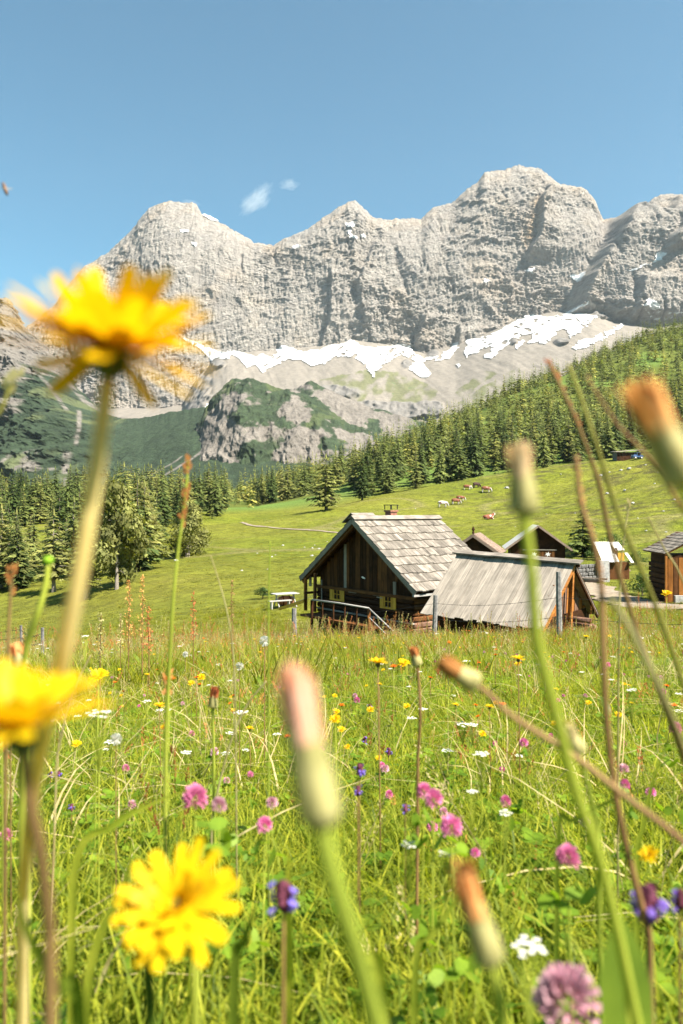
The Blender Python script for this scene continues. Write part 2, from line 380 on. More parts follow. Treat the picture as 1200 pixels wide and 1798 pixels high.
m_snow = plain('snow', (.66, .66, .655), .7, (.42, .41, .395), .035)
m_rock = vcol('rock', nscale=.035, nvar=.30, bscale=.09, bdist=22.0, bstr=1.0, stretch=(1, 1, 1.6))
m_rock2 = vcol('rock_and_scrub', nscale=.12, nvar=.4, bscale=.15, bdist=6.0, bstr=.9)
m_scree = vcol('scree', nscale=.06, nvar=.18, bscale=.12, bdist=3.0, bstr=.7)

crest = [(-200,640,3100),(0,603,3000),(45,577,2980),(70,560,2980),(100,530,2980),(130,490,2980),(150,466,2970),(190,446,2960),(215,419,2960),(240,391,2960),(262,369,2960),(285,358,2960),(310,356,2960),(345,358,2960),(355,376,2960),(385,391,2960),(420,409,2960),(445,426,2960),(480,433,2960),(500,421,2960),(540,401,2960),(565,386,2960),(590,366,2960),(612,354,2960),(625,352,2960),(640,368,2960),(655,383,2960),(690,385,2960),(720,384,2960),(740,384,2960),(760,366,2960),(800,353,2960),(838,321,2960),(850,306,2960),(880,298,2960),(910,291,2960),(945,294,2960),(968,311,2960),(985,326,2960),(1020,329,2960),(1040,346,2960),(1060,384,2960),(1080,386,2930),(1110,371,2910),(1140,356,2900),(1160,341,2890),(1180,341,2890),(1200,346,2880),(1260,331,2860),(1400,300,2850)]
base = [(-200,800,2550),(0,760,2550),(100,745,2550),(200,742,2560),(280,742,2580),(325,735,2600),(350,692,2630),(375,655,2645),(400,640,2650),(480,640,2650),(560,632,2650),(620,620,2650),(700,630,2640),(745,642,2610),(800,632,2620),(830,618,2620),(900,590,2630),(960,575,2640),(1040,568,2600),(1080,590,2520),(1150,600,2480),(1200,590,2470),(1400,560,2450)]
u, t, X, Y, Z = sheet(crest, base, -180, 1380, 1080, 330, lambda t: .30 * t + .70 * t ** 2.2 * .6 + .28 * t * .0 + .28 * t ** 6 , 41, (8, 5))
Y0 = Y.copy(); px, py = pix(X, Y, Z)
wob = 60 * fbm(X / 500, Z / 500, o=2, seed=50)
but = fbm((X + wob) / 330, Z / 1300, o=2, seed=51, ridged=True)
gul = fbm((X + wob + .18 * Z) / 95, Z / 420, o=3, seed=52, ridged=True)
cra = .5 * fbm((X + .35 * Z) / 26, (Z - .35 * X) / 110, o=3, seed=53, ridged=True, gain=.6) + .5 * fbm((X - .5 * Z + wob) / 150, (Z + .5 * X) / 24, o=3, seed=63, ridged=True, gain=.6)
sN = Z + .34 * X + 60 * fbm(X / 220, Z / 220, o=4, seed=54)
sN2 = Z - .45 * X + 30 * fbm(X / 120, Z / 140, o=3, seed=56)
def saw(s): f = s - np.floor(s); return np.where(f < .75, f / .75, (1 - f) / .25)
lay = saw(sN / 29) * .5 + saw(sN / 11 + .3) * .5
layw = sstep(-.15, .25, fbm(X / 300, Z / 300, o=2, seed=57)) + .25
lay2 = saw(sN2 / 27) * (1 - np.clip(layw, 0, 1))
def rmf(x, y, o, seed, lac=2.07, gain=.55, off=1.0):
    s, wgt, a, n = 0, 1.0, 1.0, 0
    for i in range(o):
        k = lac ** i; v = (off - np.abs(perlin(x * k + 31.7 * i, y * k - 12.9 * i, None, seed + i)) * 1.9); v = v * v * wgt
        s = s + v * a; n += a; wgt = np.clip(v * 1.6, 0, 1); a *= gain
    return s / n
wx = 45 * fbm(X / 170, Z / 210, o=3, seed=61); wz = 45 * fbm(X / 190, Z / 170, o=3, seed=62)
m1 = rmf((X + wx) / 300, (Z + wz) / 560, 7, 64, gain=.58); m2 = rmf((X + .45 * Z + wx * .6) / 120, (Z - .35 * X + wz * .6) / 75, 5, 67, gain=.6)
rough_ = .35 + .9 * sstep(-.25, .3, fbm(X / 210, Z / 210, o=3, seed=68))
fis = np.clip(1 - np.abs(perlin((X + wx * .8 + .12 * Z) / 62, (Z + wz) / 330, None, 69)) * 7, 0, 1) * sstep(.0, .3, fbm(X / 120, Z / 160, o=2, seed=66))
disp = 18 * (but - .5) + 33 * (m1 - .45) + 22 * (m2 - .45) * rough_ + 7 * (lay - .5) * layw * rough_ + 5 * lay2 - 10 * fis + 12 * rough_ * (fbm((X + .3 * Z) / 23, (Z - .3 * X) / 17, o=4, seed=58, gain=.75, ridged=True) - .4) + 10 * (fbm((X + wx * .3 + .08 * Z) / 15, Z / 75, o=4, seed=59, gain=.7, ridged=True) - .4)
env = np.clip((1 - t) * 9, 0, 1)[None] * .75 + .25
# big steps of the face: to the right of each line the wall stands forward, so its left flank falls into shade
for line, mag, wd, dec in (
    ([(330,962),(345,950),(410,944),(440,930)], 60, 4, 60), ([(385,1082),(430,1062),(500,1018),(545,1002),(560,990)], 150, 9, 260),
    ([(345,1182),(420,1172),(440,1150)], 60, 6, 200), ([(500,1108),(550,1098),(600,1080)], 35, 6, 120),
    ([(560,745),(590,733),(632,722)], 45, 4, 60), ([(575,806),(625,800)], 35, 4, 50), ([(430,655),(500,627),(560,640)], 28, 4, 70),
    ([(380,1066),(420,1074),(430,1064)], 40, 5, 60), ([(540,940),(600,936)], 30, 4, 60), ([(480,580),(560,578),(620,560)], 25, 4, 60), ([(360,632),(385,626)], 22, 3, 40)):
    a = np.asarray(line, float); xl = np.interp(py, a[:, 0], a[:, 1]) + 5 * fbm(X / 60, Z / 60, o=2, seed=60)
    fade = sstep(a[0, 0] - 14, a[0, 0] + 6, py) * (1 - sstep(a[-1, 0] - 6, a[-1, 0] + 22, py))
    disp = disp + mag * sstep(-wd, wd, px - xl) * np.exp(-np.maximum(px - xl, 0) / dec) * fade
Y = Y - disp * env
px, py = pix(X, Y, Z)
warm = sstep(.0, .45, fbm(X / 130, Z / 130, o=4, seed=70)); blu = sstep(.0, .4, fbm(X / 90 + 7, Z / 60, o=4, seed=71))
c = np.zeros(X.shape + (3,)) + np.array([.352, .315, .274])
c += warm[..., None] * np.array([.025, .006, -.012]) + blu[..., None] * np.array([-.032, -.025, -.016])
top = sstep(.80, 1.0, t)[None] * sstep(-.2, .4, fbm(X / 60, Z / 60, o=3, seed=72)); c += top[..., None] * np.array([.035, .005, -.022])
og = np.exp(-((px - 940 + (py - 380) * .25) / 9) ** 2) * sstep(335, 355, py) * (1 - sstep(415, 450, py)); c += og[..., None] * np.array([.06, .0, -.05])
stk = sstep(.12, .5, fbm((X + wx * .5) / 14, Z / 260, o=3, seed=74)) * sstep(-.1, .3, fbm(X / 150, Z / 120, o=2, seed=75))
c *= (1 + .30 * fbm(X / 24, sN / 9, o=4, seed=73, gain=.65) + .35 * fbm(X / 7, Z / 8, o=3, seed=76, gain=.7) + .12 * (cra - .5) - .26 * stk - .22 * fis)[..., None]
low = sstep(560, 640, py) * (px < 360); c = c * (1 - .0 * low)[..., None]
finish('mountain_wall', 'grey limestone mountain wall with three summits', X, Y, Z, c, m_rock)
jit = 5.0 * fbm(X / 30, Z / 22, o=5, seed=80, gain=.65)
def snow_mask(px, py, j, k): 
    mk = np.zeros(px.shape, bool)
    for p in SNOW: mk |= inpoly(px + j * 1.6, py + j * 1.1, p)
    return mk.astype(float)
snow_from(X, Y, Z, snow_mask(px, py, jit, 0), 3.0, 'snow_patches', 'white snow patches lying in the gullies of the rock wall')

# scree apron under the wall
a_top = [(a, b - 26, c + 45) for a, b, c in base]
a_bot = [(-200,850,1900),(0,830,1900),(200,790,1850),(330,780,1800),(450,790,1750),(600,795,1700),(700,785,1700),(760,765,1700),(900,710,1750),(1000,670,1800),(1200,650,1800),(1400,640,1800)]
u, t, X, Y, Z = sheet(a_top, a_bot, -180, 1380, 760, 170, lambda t: .72 * t + .28 * t ** 2 * 1.0, 141, (0, 0))
px, py = pix(X, Y, Z)
rockband = sstep(.0, .25, fbm(X / 90, Z / 40, o=3, seed=150) + .9 * np.exp(-((py - 722 - (px - 640) * -.02) / 16) ** 2) * sstep(520, 600, px) * (1 - sstep(760, 800, px)) - .55)
rb2 = np.zeros(px.shape)
for (cx_, cy_, rx_, ry_) in ((345,690,36,60),(385,640,18,10),(590,690,70,16),(660,715,60,14),(1075,553,45,14),(985,600,18,7),(715,640,12,10),(760,622,14,9),(1150,600,80,14),(900,600,9,7)):
    rb2 = np.maximum(rb2, np.exp(-(((px - cx_) / rx_) ** 2 + ((py - cy_) / ry_) ** 2) * 1.6))
rb2 = sstep(.35, .6, rb2 + .35 * fbm(X / 40, Z / 30, o=3, seed=151))
rock = np.maximum(rockband, rb2)
Y -= 16 * fbm(X / 70, Z / 70, o=4, seed=152) + rock * (10 + 28 * fbm(X / 32, Z / 36, o=4, seed=153, ridged=True)) + 5 * fbm(X / 26 + Z / 60, Z / 200, o=3, seed=154, ridged=True)
px, py = pix(X, Y, Z)
c = np.zeros(X.shape + (3,)) + np.array([.185, .162, .134])
c *= (1 + .18 * fbm((X - .5 * Z) / 22, (X + Z) / 160, o=3, seed=155) + .08 * fbm(X / 9, Z / 9, o=2, seed=156))[..., None]
gr = np.zeros(px.shape)
for poly in ([(503,692),(560,665),(640,652),(660,668),(700,660),(750,672),(770,690),(745,720),(700,716),(640,716),(590,705),(540,706)],
             [(640,650),(700,652),(735,672),(690,690),(650,680)],[(770,735),(830,690),(900,650),(905,672),(850,700),(820,735)],[(660,735),(760,722),(800,742),(740,760),(680,752)],[(800,690),(850,650),(870,655),(815,700)],
             [(90,640),(150,720),(170,730),(180,715),(130,668),(100,640)]):
    gr = np.maximum(gr, inpoly(px + 9 * fbm(X / 40, Z / 30, o=3, seed=157), py + 7 * fbm(X / 40, Z / 30, o=3, seed=158), poly).astype(float))
gr *= sstep(-.22, .12, fbm((X - .3 * Z) / 34, Z / 50, o=4, seed=159))
c = c * (1 - gr * .85)[..., None] + np.array([.105, .108, .046]) * (gr * .85)[..., None]
c = c * (1 - rock)[..., None] + (np.array([.155, .142, .127]) * (1 + .35 * fbm(X / 20, Z / 14, o=3, seed=160))[..., None]) * rock[..., None]
dots = sstep(.42, .5, fbm(X / 12, Z / 10, o=2, seed=161)) * sstep(.3, .6, gr); c = c * (1 - dots)[..., None] + np.array([.09, .11, .05]) * dots[..., None]
finish('scree_slope', 'pale scree and alpine turf below the rock wall', X, Y, Z, c, m_scree)
snow_from(X, Y, Z, snow_mask(px, py, 6.0 * fbm(X / 34, Z / 24, o=5, seed=80, gain=.65), 0) * (1 - (rb2 > .5)) * (fbm(X / 30, Z / 20, o=3, seed=81) < .36) * (fbm((X - .5 * Z) / 16, (Z + .5 * X) / 60, o=3, seed=82) < .30), 2.0, 'snow_field', 'white old snow field along the foot of the rock wall')

# left ridge and the dark slope of dwarf pine
crest = [(-260,470,1750),(-100,500,1720),(-40,532,1700),(0,529,1700),(15,526,1700),(28,536,1690),(45,566,1680),(60,590,1660),(80,604,1640),(100,628,1620),(140,684,1580),(165,708,1560),(200,734,1530),(250,737,1500),(300,726,1480),(345,719,1470),(372,716,1460),(450,728,1450),(640,770,1420),(760,800,1400)]
base = [(-260,905,900),(0,905,880),(300,900,860),(500,890,850),(760,880,850)]
u, t, X, Y, Z = sheet(crest, base, -240, 740, 520, 300, lambda t: .85 * t + .15 * t ** 3, 241, (3, 3))
px, py = pix(X, Y, Z)
stp = 1 - sstep(.15, .9, (px - 40 + (py - 560) * -.35) / 140)               # how rocky: high on the left
stp = np.clip(stp, 0, 1)
rg = fbm(X / 130, Z / 130, o=3, seed=262); Y -= (55 * stp + 10) * (fbm(X / 110, Z / 150, o=3, seed=251, ridged=True) - .4) + (stp * 60 + 6) * (fbm((X + .4 * Z) / 60, (Z - .3 * X) / 44, o=5, seed=252, ridged=True, gain=.62) - .5) + 4 * fbm(X / 14, Z / 14, o=3, seed=253)
px, py = pix(X, Y, Z)
gN = fbm(X / 70, Z / 70, o=5, seed=254, gain=.6)
grn = sstep(-.07, .07, gN * 1.5 - .55 + 1.05 * sstep(560, 800, py) + 1.0 * sstep(90, 220, px) + .25 * sstep(800, 860, py))
rut = np.zeros(px.shape)
for ln, wd in (([(780,372),(800,345),(835,290)], 2.6), ([(795,330),(815,300),(840,255)], 1.5), ([(795,120),(815,114),(835,117),(855,114)], 5.5), ([(640,95),(665,112),(705,150),(725,185)], 4), ([(650,60),(680,90),(720,118)], 3), ([(800,15),(825,-10)], 3),([(720,140),(750,139),(780,133)], 3)):
    a = np.asarray(sorted(ln), float); xl = np.interp(py, a[:, 0], a[:, 1]) + 4 * fbm(X / 25, Z / 25, o=3, seed=255)
    rut = np.maximum(rut, (1 - sstep(wd * .6, wd * 1.5, np.abs(px - xl) * .8)) * sstep(a[0, 0] - 5, a[0, 0] + 3, py) * (1 - sstep(a[-1, 0] - 4, a[-1, 0] + 4, py)))
rut *= sstep(-.35, .05, fbm(X / 13, Z / 13, o=3, seed=258))
fan = inpoly(px, py, [(165,706),(180,700),(215,712),(255,734),(215,735),(190,728)]) * 1.0
rocks = sstep(.42, .55, fbm(X / 30, Z / 22, o=4, seed=256)) * sstep(770, 830, py) * (1 - sstep(110, 150, px)) * .8
bare = np.clip(np.maximum.reduce([1 - grn, rut, fan, rocks]), 0, 1)
rk = np.array([.165, .146, .125]) * (1 + .4 * fbm(X / 22, Z / 30, o=4, seed=257) )[..., None]
lg = sstep(.15, .35, fbm(X / 45, Z / 55, o=4, seed=259)) * (1 - sstep(200, 260, px))
gc = np.array([.030, .046, .024]) * (1 + .55 * fbm(X / 9, Z / 9, o=3, seed=260) + .25 * fbm(X / 60, Z / 60, o=2, seed=261))[..., None]
gc = gc * (1 - .6 * lg)[..., None] + np.array([.13, .145, .06]) * (.6 * lg)[..., None]
c = rk * bare[..., None] + gc * (1 - bare)[..., None]
finish('rocky_ridge', 'rocky ridge at the left falling to a dark slope of dwarf pine', X, Y, Z, c, m_rock2)

# rocky knoll in front of the scree, and the lower one behind it
def knoll(name, label, crest, base, u0, u1, nu, nv, seed, bias, sc_=1.0):
    u, t, X, Y, Z = sheet(crest, base, u0, u1, nu, nv, lambda t: .35 * t + .65 * t ** 2.6, seed, (5, 2.5))
    Y = Y - sc_ * (42 * fbm(X / 100, Z / 160, o=3, seed=seed + 1, ridged=True) + 22 * fbm(X / 36, Z / 60, o=4, seed=seed + 2, ridged=True, gain=.6) + 4 * fbm(X / 9, Z / 9, o=2, seed=seed + 3))
    px, py = pix(X, Y, Z)
    g = fbm((X + .5 * Z) / 70, (Z - .4 * X) / 55, o=5, seed=seed + 4, gain=.55)
    hi = t[None] + 0 * X
    grn = sstep(-.07, .07, g * 1.5 + bias(px, py, hi)); grn *= 1 - .9 * sstep(.30, .42, fbm(X / 12, Z / 14, o=3, seed=seed + 8))
    rk = np.array([.165, .144, .122]) * (1 + .45 * fbm(X / 16, Z / 34, o=4, seed=seed + 5))[..., None]
    lg = sstep(.1, .3, fbm(X / 40, Z / 40, o=3, seed=seed + 6))
    gc = np.array([.034, .050, .024]) * (1 + .6 * fbm(X / 9, Z / 9, o=3, seed=seed + 7))[..., None]
    gc = gc * (1 - .45 * lg)[..., None] + np.array([.10, .12, .042]) * (.45 * lg)[..., None]
    return finish(name, label, X, Y, Z, rk * (1 - grn)[..., None] + gc * grn[..., None], m_rock2)
knoll('far_knoll', 'low rocky rise under the scree slope', [(470,730,1700),(500,694,1700),(520,682,1700),(545,674,1700),(580,686,1700),(620,706,1690),(680,728,1680),(740,742,1680),(790,760,1680)],
      [(470,800,1550),(790,800,1550)], 470, 785, 200, 70, 341, lambda px, py, h: .35 * sstep(.8, 1, h) - .30, .5)
knoll('rocky_knoll', 'rocky knoll patched with dark dwarf pine', [(270,905,1120),(300,860,1180),(325,812,1230),(345,776,1260),(368,722,1300),(398,683,1320),(418,667,1330),(440,670,1330),(470,681,1330),(500,691,1330),(520,694,1330),(560,706,1320),(590,727,1310),(615,747,1300),(640,757,1290),(665,768,1290),(690,774,1280),(740,800,1280)],
      [(270,910,1050),(500,905,1010),(740,890,1050)], 272, 735, 400, 210, 441,
      lambda px, py, h: .50 * sstep(.72, .95, h) - .03 - .25 * sstep(.5, .2, h) * (px < 430) + .3 * np.exp(-((px - 470 + (py - 720) * .6) / 34) ** 2) - .35 * np.exp(-((px - 525 + (py - 760) * -.1) / 22) ** 2) - .2 * np.exp(-((px - 640) / 40) ** 2) - .25 * np.exp(-((px - 375) / 30) ** 2))
# ------------------------------------------------------------------ trees
m_bark = plain('bark', (.13, .10, .075), .9, (.07, .055, .042), 9, .02)
m_bark_pale = plain('bark_pale', (.26, .22, .18), .9, (.12, .10, .08), 9, .02)
m_spruce = leaf('spruce_needles', (.110, .135, .034), (.055, .076, .022), .28, rnd=.42, attr=True, scale=.6)
m_larch = leaf('larch_needles', (.20, .205, .055), (.115, .125, .036), .32, rnd=.24, attr=True, scale=.6)
m_pine = leaf('pine_needles', (.27, .26, .08), (.15, .15, .048), .38, rnd=.18, attr=True, scale=.6)
def conifer(h, rad, whorls, nb, spr, seed, droop=.35, pw=.85, base=.06, gap=.0, width=1.0, up=False):
    """crown of a conifer: whorls of branches, each branch a row of leafy sprays; returns verts, tris, tone"""
    g = np.random.default_rng(seed); V, T, C = [], [], []
    lop = g.uniform(-.3, .3, 2)
    for k in range(whorls):
        f = (k + g.uniform(-.3, .3)) / whorls; f = min(max(f, 0), .985)
        z = h * (base + (1 - base) * f)
        r = rad * max((1 - f), .02) ** pw * g.uniform(.72, 1.18)
        if f < .12: r *= .55 + 3.5 * f
        n = max(4, int(nb * (.55 + .45 * (1 - f)))); a0 = g.uniform(0, 6.28)
        for b in range(n):
            if g.random() < gap: continue
            a = a0 + 6.283 * b / n + g.uniform(-.35, .35); L = r * g.uniform(.62, 1.12) * (1 + .25 * (lop[0] * math.cos(a) + lop[1] * math.sin(a)))
            ca, sa = math.cos(a), math.sin(a); m = max(2, int(spr * (.4 + .6 * L / rad)))
            zt = z + g.uniform(-.3, .3) * h / whorls; tone = g.uniform(.55, 1.35)
            for s in range(m):
                q0 = (s + g.uniform(0, .5)) / m; q0 = .12 + .88 * q0
                p = q0 * L; dz = (-droop * L * q0 ** 1.6 + .10 * L * max(q0 - .75, 0) * 4) if not up else (.35 * L * q0)
                w = width * L * (.34 * (1 - .55 * q0)) * g.uniform(.7, 1.4) + .05; ln = L / m * g.uniform(1.1, 1.8)
                side = g.choice((-1, 1)) * g.uniform(.15, 1.0); yaw = a + side * .75
                cx, cy, cz = ca * p, sa * p, zt + dz
                dx, dy = math.cos(yaw), math.sin(yaw); ex, ey = -dy, dx; dn = -g.uniform(.15, .75)
                i = len(V); tw = g.uniform(-.5, .5)
                V += [(cx - ex * w * .5, cy - ey * w * .5, cz + tw * w * .3), (cx + ex * w * .5, cy + ey * w * .5, cz - tw * w * .3),
                      (cx + dx * (ln + w * .5), cy + dy * (ln + w * .5), cz + dn * (ln + w) * .55), (cx + dx * .3 * ln, cy + dy * .3 * ln, cz + .22 * w)]
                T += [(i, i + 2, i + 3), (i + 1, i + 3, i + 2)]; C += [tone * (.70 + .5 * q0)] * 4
    i = len(V); V += [(.05 * rad, 0, h * .93), (-.05 * rad, .05 * rad, h * .93), (0, -.06 * rad, h * .93), (0, 0, h * 1.03)]
    T += [(i, i + 1, i + 3), (i + 1, i + 2, i + 3), (i + 2, i, i + 3)]; C += [1.0] * 4
    return np.array(V), np.array(T), np.array(C)[:, None].repeat(3, 1)
def trunk_mesh(h, r, seed, limbs=0, bare=0):
    g = random.Random(seed); b = MB(); pts = [Vector((0, 0, -.4))]
    for k in range(1, 7): pts.append(Vector((g.uniform(-.012, .012) * h, g.uniform(-.012, .012) * h, h * .96 * k / 6)))
    b.tube(pts, [r * (1.25 if k == 0 else 1 - .92 * k / 6) for k in range(7)], 7)
    for k in range(limbs):
        z = h * g.uniform(.12, .75); a = g.uniform(0, 6.28); L = h * .22 * (1 - z / h) + .3
        b.tube([(0, 0, z), (math.cos(a) * L * .5, math.sin(a) * L * .5, z + L * .12), (math.cos(a) * L, math.sin(a) * L, z + L * g.uniform(-.25, .2))], [r * .3, r * .2, r * .06], 5)
    return b.mesh('trunk')
def crown_mesh(*a, **k):
    V, T, C = conifer(*a, **k); return mesh_np('crown', V, None, T, col=C)
def clump_crown(h, rad, seed, n=950, blobs=9, z0=.16, leafs=.055):
    """broad irregular crown: leafy sprays gathered in clumps round the limbs"""
    g = np.random.default_rng(seed); V, T, C = [], [], []
    cs = []
    for k in range(blobs):
        a = g.uniform(0, 6.28); f = z0 + (1 - z0) * (k + .5) / blobs; rr = rad * (1 - abs(f - .42) ** 1.5 * 1.9) * g.uniform(.35, .75)
        cs.append((math.cos(a) * rr, math.sin(a) * rr, h * f * .94, rad * g.uniform(.34, .55) * (1.15 - .6 * f), g.uniform(.7, 1.25)))
    cs.append((0, 0, h * .5, rad * .6, .8)); cs.append((0, 0, h * .84, rad * .32, 1.0))
    for k in range(n):
        cx, cy, cz, r, tone = cs[g.integers(len(cs))]
        d = g.normal(size=3); d /= np.linalg.norm(d); q = r * g.uniform(.35, 1.05)
        p = np.array([cx, cy, cz]) + d * q * np.array([1, 1, .8]); p[2] = max(p[2], .3)
        s = h * leafs * g.uniform(.6, 1.5); e = g.normal(size=3); e -= d * e.dot(d) * .6; e /= np.linalg.norm(e); f = np.cross(d, e)
        i = len(V); V += [p - f * s * .5, p + f * s * .5, p + e * s + d * s * .35, p - e * s * .7 + d * s * .1]
        T += [(i, i + 1, i + 2), (i + 1, i, i + 3)]; C += [tone * g.uniform(.75, 1.2)] * 4
    return mesh_np('crown', np.array(V), None, np.array(T), col=np.array(C)[:, None].repeat(3, 1))
def make_tree(name, label, cat, group, crown, trunk, leafm, barkm):
    t = empty(name, (0, 0, -500), label=label, cat=cat, group=group)
    link('trunk', trunk, [barkm], t); link('crown', crown, [leafm], t); return t
# kinds: unit trees about 14 m tall, later scaled
SP, LA = [], []
for k in range(5):
    SP.append((crown_mesh(14, 2.7 + .35 * (k % 3), 24, 9, 6, 100 + k, droop=.30 + .05 * k, gap=.04, width=1.5), trunk_mesh(14, .24, k)))
for k in range(3):
    LA.append((crown_mesh(14, 3.0 + .3 * k, 20, 8, 6, 200 + k, droop=.12, pw=.62, base=.08, gap=.12, width=1.3), trunk_mesh(14, .26, 20 + k, 10)))
T_GROUP = 'conifers of the forest on the slope and in the valley'
def forest_points():
    """scatter on the forest floor, away from pasture and clearings"""
    out = []; g = np.random.default_rng(77); tries = 90000
    d = 175 + (860 - 175) * g.random(tries) ** .85; ppx = g.uniform(-130, 1330, tries); x = (ppx - CX) / F * d
    z = ground(x, d); py = CY - F * z / d
    # pasture edge in the picture plane: nothing grows inside the grazed ground
    edge_x = [-200, 0, 60, 140, 200, 260, 330, 400, 430, 520, 580, 620, 700, 850, 950, 1100, 1200, 1400]
    edge_d = [95, 84, 84, 92, 118, 158, 195, 232, 262, 285, 290, 250, 234, 238, 240, 242, 236, 230]
    ok = d > np.interp(ppx, edge_x, edge_d)
    clearing = (inpoly(ppx, py, [(395,905),(405,850),(440,855),(450,880),(430,905)]) | inpoly(ppx, py, [(755,850),(765,800),(790,800),(800,850)]) | inpoly(ppx, py, [(975,668),(1010,640),(1025,655),(990,690)]) | inpoly(ppx, py, [(830,740),(900,725),(905,745),(840,770)])
                | inpoly(ppx, py, [(0,945),(0,930),(70,925),(80,940)]))
    ok &= ~clearing | (g.random(tries) < .12)
    dens = np.clip(.85 + 1.0 * fbm(x / 45, d / 45, o=3, seed=88), .10, 1) * np.clip(1.25 - d / 1100, .3, 1)
    # roughly even per square metre rather than per metre of distance
    ok &= g.random(tries) < dens * np.clip(d / 420, .35, 1.0)
    idx = np.flatnonzero(ok); cell = {}
    for i in idx:
        sp = 3.9; kx, ky = int(x[i] // sp), int(d[i] // sp)
        if any((kx + a, ky + b) in cell for a in (-1, 0, 1) for b in (-1, 0, 1)) and g.random() < .93: continue
        cell[(kx, ky)] = i; out.append(i)
    out = np.array(out); h = np.where(g.random(len(out)) < .28, g.uniform(4, 9, len(out)), g.uniform(9, 17.5, len(out)))
    return x[out], d[out], z[out], h, ppx[out], py[out], g
fx, fy, fz, fh, fpx_, fpy_, fg = forest_points()
hill = fpy_ * 0 + fg.random(len(fx)); is_larch = hill < np.where(fpx_ < 640, .30, .16)
inview = (fpx_ > -20) & (fpx_ < 1220)
order = np.argsort(-np.where(inview, fh / fy, 0)); SHOW = order[:262]; REST = order[262:]
def small_tree(crown, trunk, lm, bm, name):
    me = crown.copy(); me.name = name; return me
proto = {}
for j, i in enumerate(SHOW):
    lar = bool(is_larch[i]); k = int(fg.integers(len(LA) if lar else len(SP))); cr, tr = (LA if lar else SP)[k]
    key = (lar, k)
    if key not in proto:
        proto[key] = make_tree('larch_tree' if lar else 'spruce_tree', 'pale green larch standing among the dark spruces of the forest' if lar else 'dark green spruce in the dense forest below the mountains', 'tree',
                               'larches scattered through the forest' if lar else 'spruces of the forest', cr, tr, m_larch if lar else m_spruce, m_bark)
        KIDS[key] = kids(proto[key]); o = proto[key]
    else: o = copy_tree(proto[key], ch=KIDS[key]) if False else None
    if o is None:
        o = proto[key].copy(); COL.objects.link(o)
        for ch in KIDS[key]:
            c_ = ch.copy(); COL.objects.link(c_); c_.parent = o
    q_ = fpx_[i]
    zone = ('in the wooded dip at the left' if q_ < 330 else 'in the valley below the rocky knoll' if q_ < 640 else 'in the front row along the upper pasture edge' if fy[i] < 285 else 'higher up the forested slope at right')
    o['label'] = ('pale green larch ' if lar else 'dark green spruce ') + zone; o['group'] = ('larches ' if lar else 'spruces ') + zone
    s = fh[i] / 14; o.location = (fx[i], fy[i], fz[i] - .2); o.rotation_euler = (0, 0, fg.uniform(0, 6.28)); o.scale = (s * fg.uniform(.75, 1.3), s * fg.uniform(.75, 1.3), s)
# the rest of the forest reads as one mass: one mesh of small conifers
def forest_mass(idx):
    kinds = [conifer(14, 2.9, 10, 5, 3, 300 + k, droop=.32, gap=.05, width=2.0) for k in range(4)]; LV, LT, LC = [], [], []; off = 0
    for i in idx:
        V, T, C = kinds[int(fg.integers(4))]; a = fg.uniform(0, 6.28); s = fh[i] / 14; ca, sa = math.cos(a), math.sin(a)
        W = np.stack([(V[:, 0] * ca - V[:, 1] * sa) * s + fx[i], (V[:, 0] * sa + V[:, 1] * ca) * s + fy[i], V[:, 2] * s + fz[i] - .2], 1)
        tone = fg.uniform(.6, 1.4); tint = np.array([1.75, 1.45, 1.2]) if is_larch[i] else np.array([1, 1, 1])
        LV.append(W); LT.append(T + off); LC.append(C * tone * tint); off += len(V)
    return mesh_np('forest', np.concatenate(LV), None, np.concatenate(LT), col=np.concatenate(LC))
fo = link('forest', forest_mass(REST), [m_spruce]); tag(fo, 'far conifer forest covering the slope and the valley floor', kind='stuff')
print('forest', len(fx), len(REST))

# trees that stand out one by one
def stand(o, px, py, h, rz=0.0, w=1.0, d=None):
    p = on_ground(px, py) if d is None else Vector(((px - CX) / F * d, d, gz((px - CX) / F * d, d)))
    o.location = p; s = h / 14; o.scale = (s * w, s * w, s); o.rotation_euler = (0, 0, rz); return p
m_larch_o = m_larch
t = make_tree('larch_tree', 'large spreading larch alone on the pasture crest beside the footpath', 'tree', None, crown_mesh(14, 5.0, 17, 9, 9, 411, droop=.12, pw=.55, base=.08, gap=.1, width=.95), trunk_mesh(14, .38, 41, 16), m_larch, m_bark)
stand(t, 573, 894, 13.3, 1.0, d=176)
t = make_tree('spruce_tree', 'dense pointed dark spruce right of the spreading larch on the crest', 'tree', None, crown_mesh(14, 3.1, 28, 11, 8, 412, droop=.30, gap=.03), trunk_mesh(14, .30, 42), m_spruce, m_bark)
stand(t, 636, 873, 14.0, 2.0, d=200)
t = make_tree('spruce_tree', 'tall pale spruce at the forest edge above the chimney of the big hut', 'tree', None, crown_mesh(14, 3.0, 25, 9, 8, 415, droop=.25, gap=.06), trunk_mesh(14, .30, 45), m_larch, m_bark)
stand(t, 730, 862, 14.5, 2.0, d=236)
t = make_tree('pine_tree', 'round bushy pine alone on the pasture slope left of the footpath', 'tree', None, clump_crown(14, 7.0, 421, 7000, 16, .08, .027), trunk_mesh(14, .5, 43, 12), m_pine, m_bark_pale)
stand(t, 330, 978, 8.2, 0.5, 1.05)
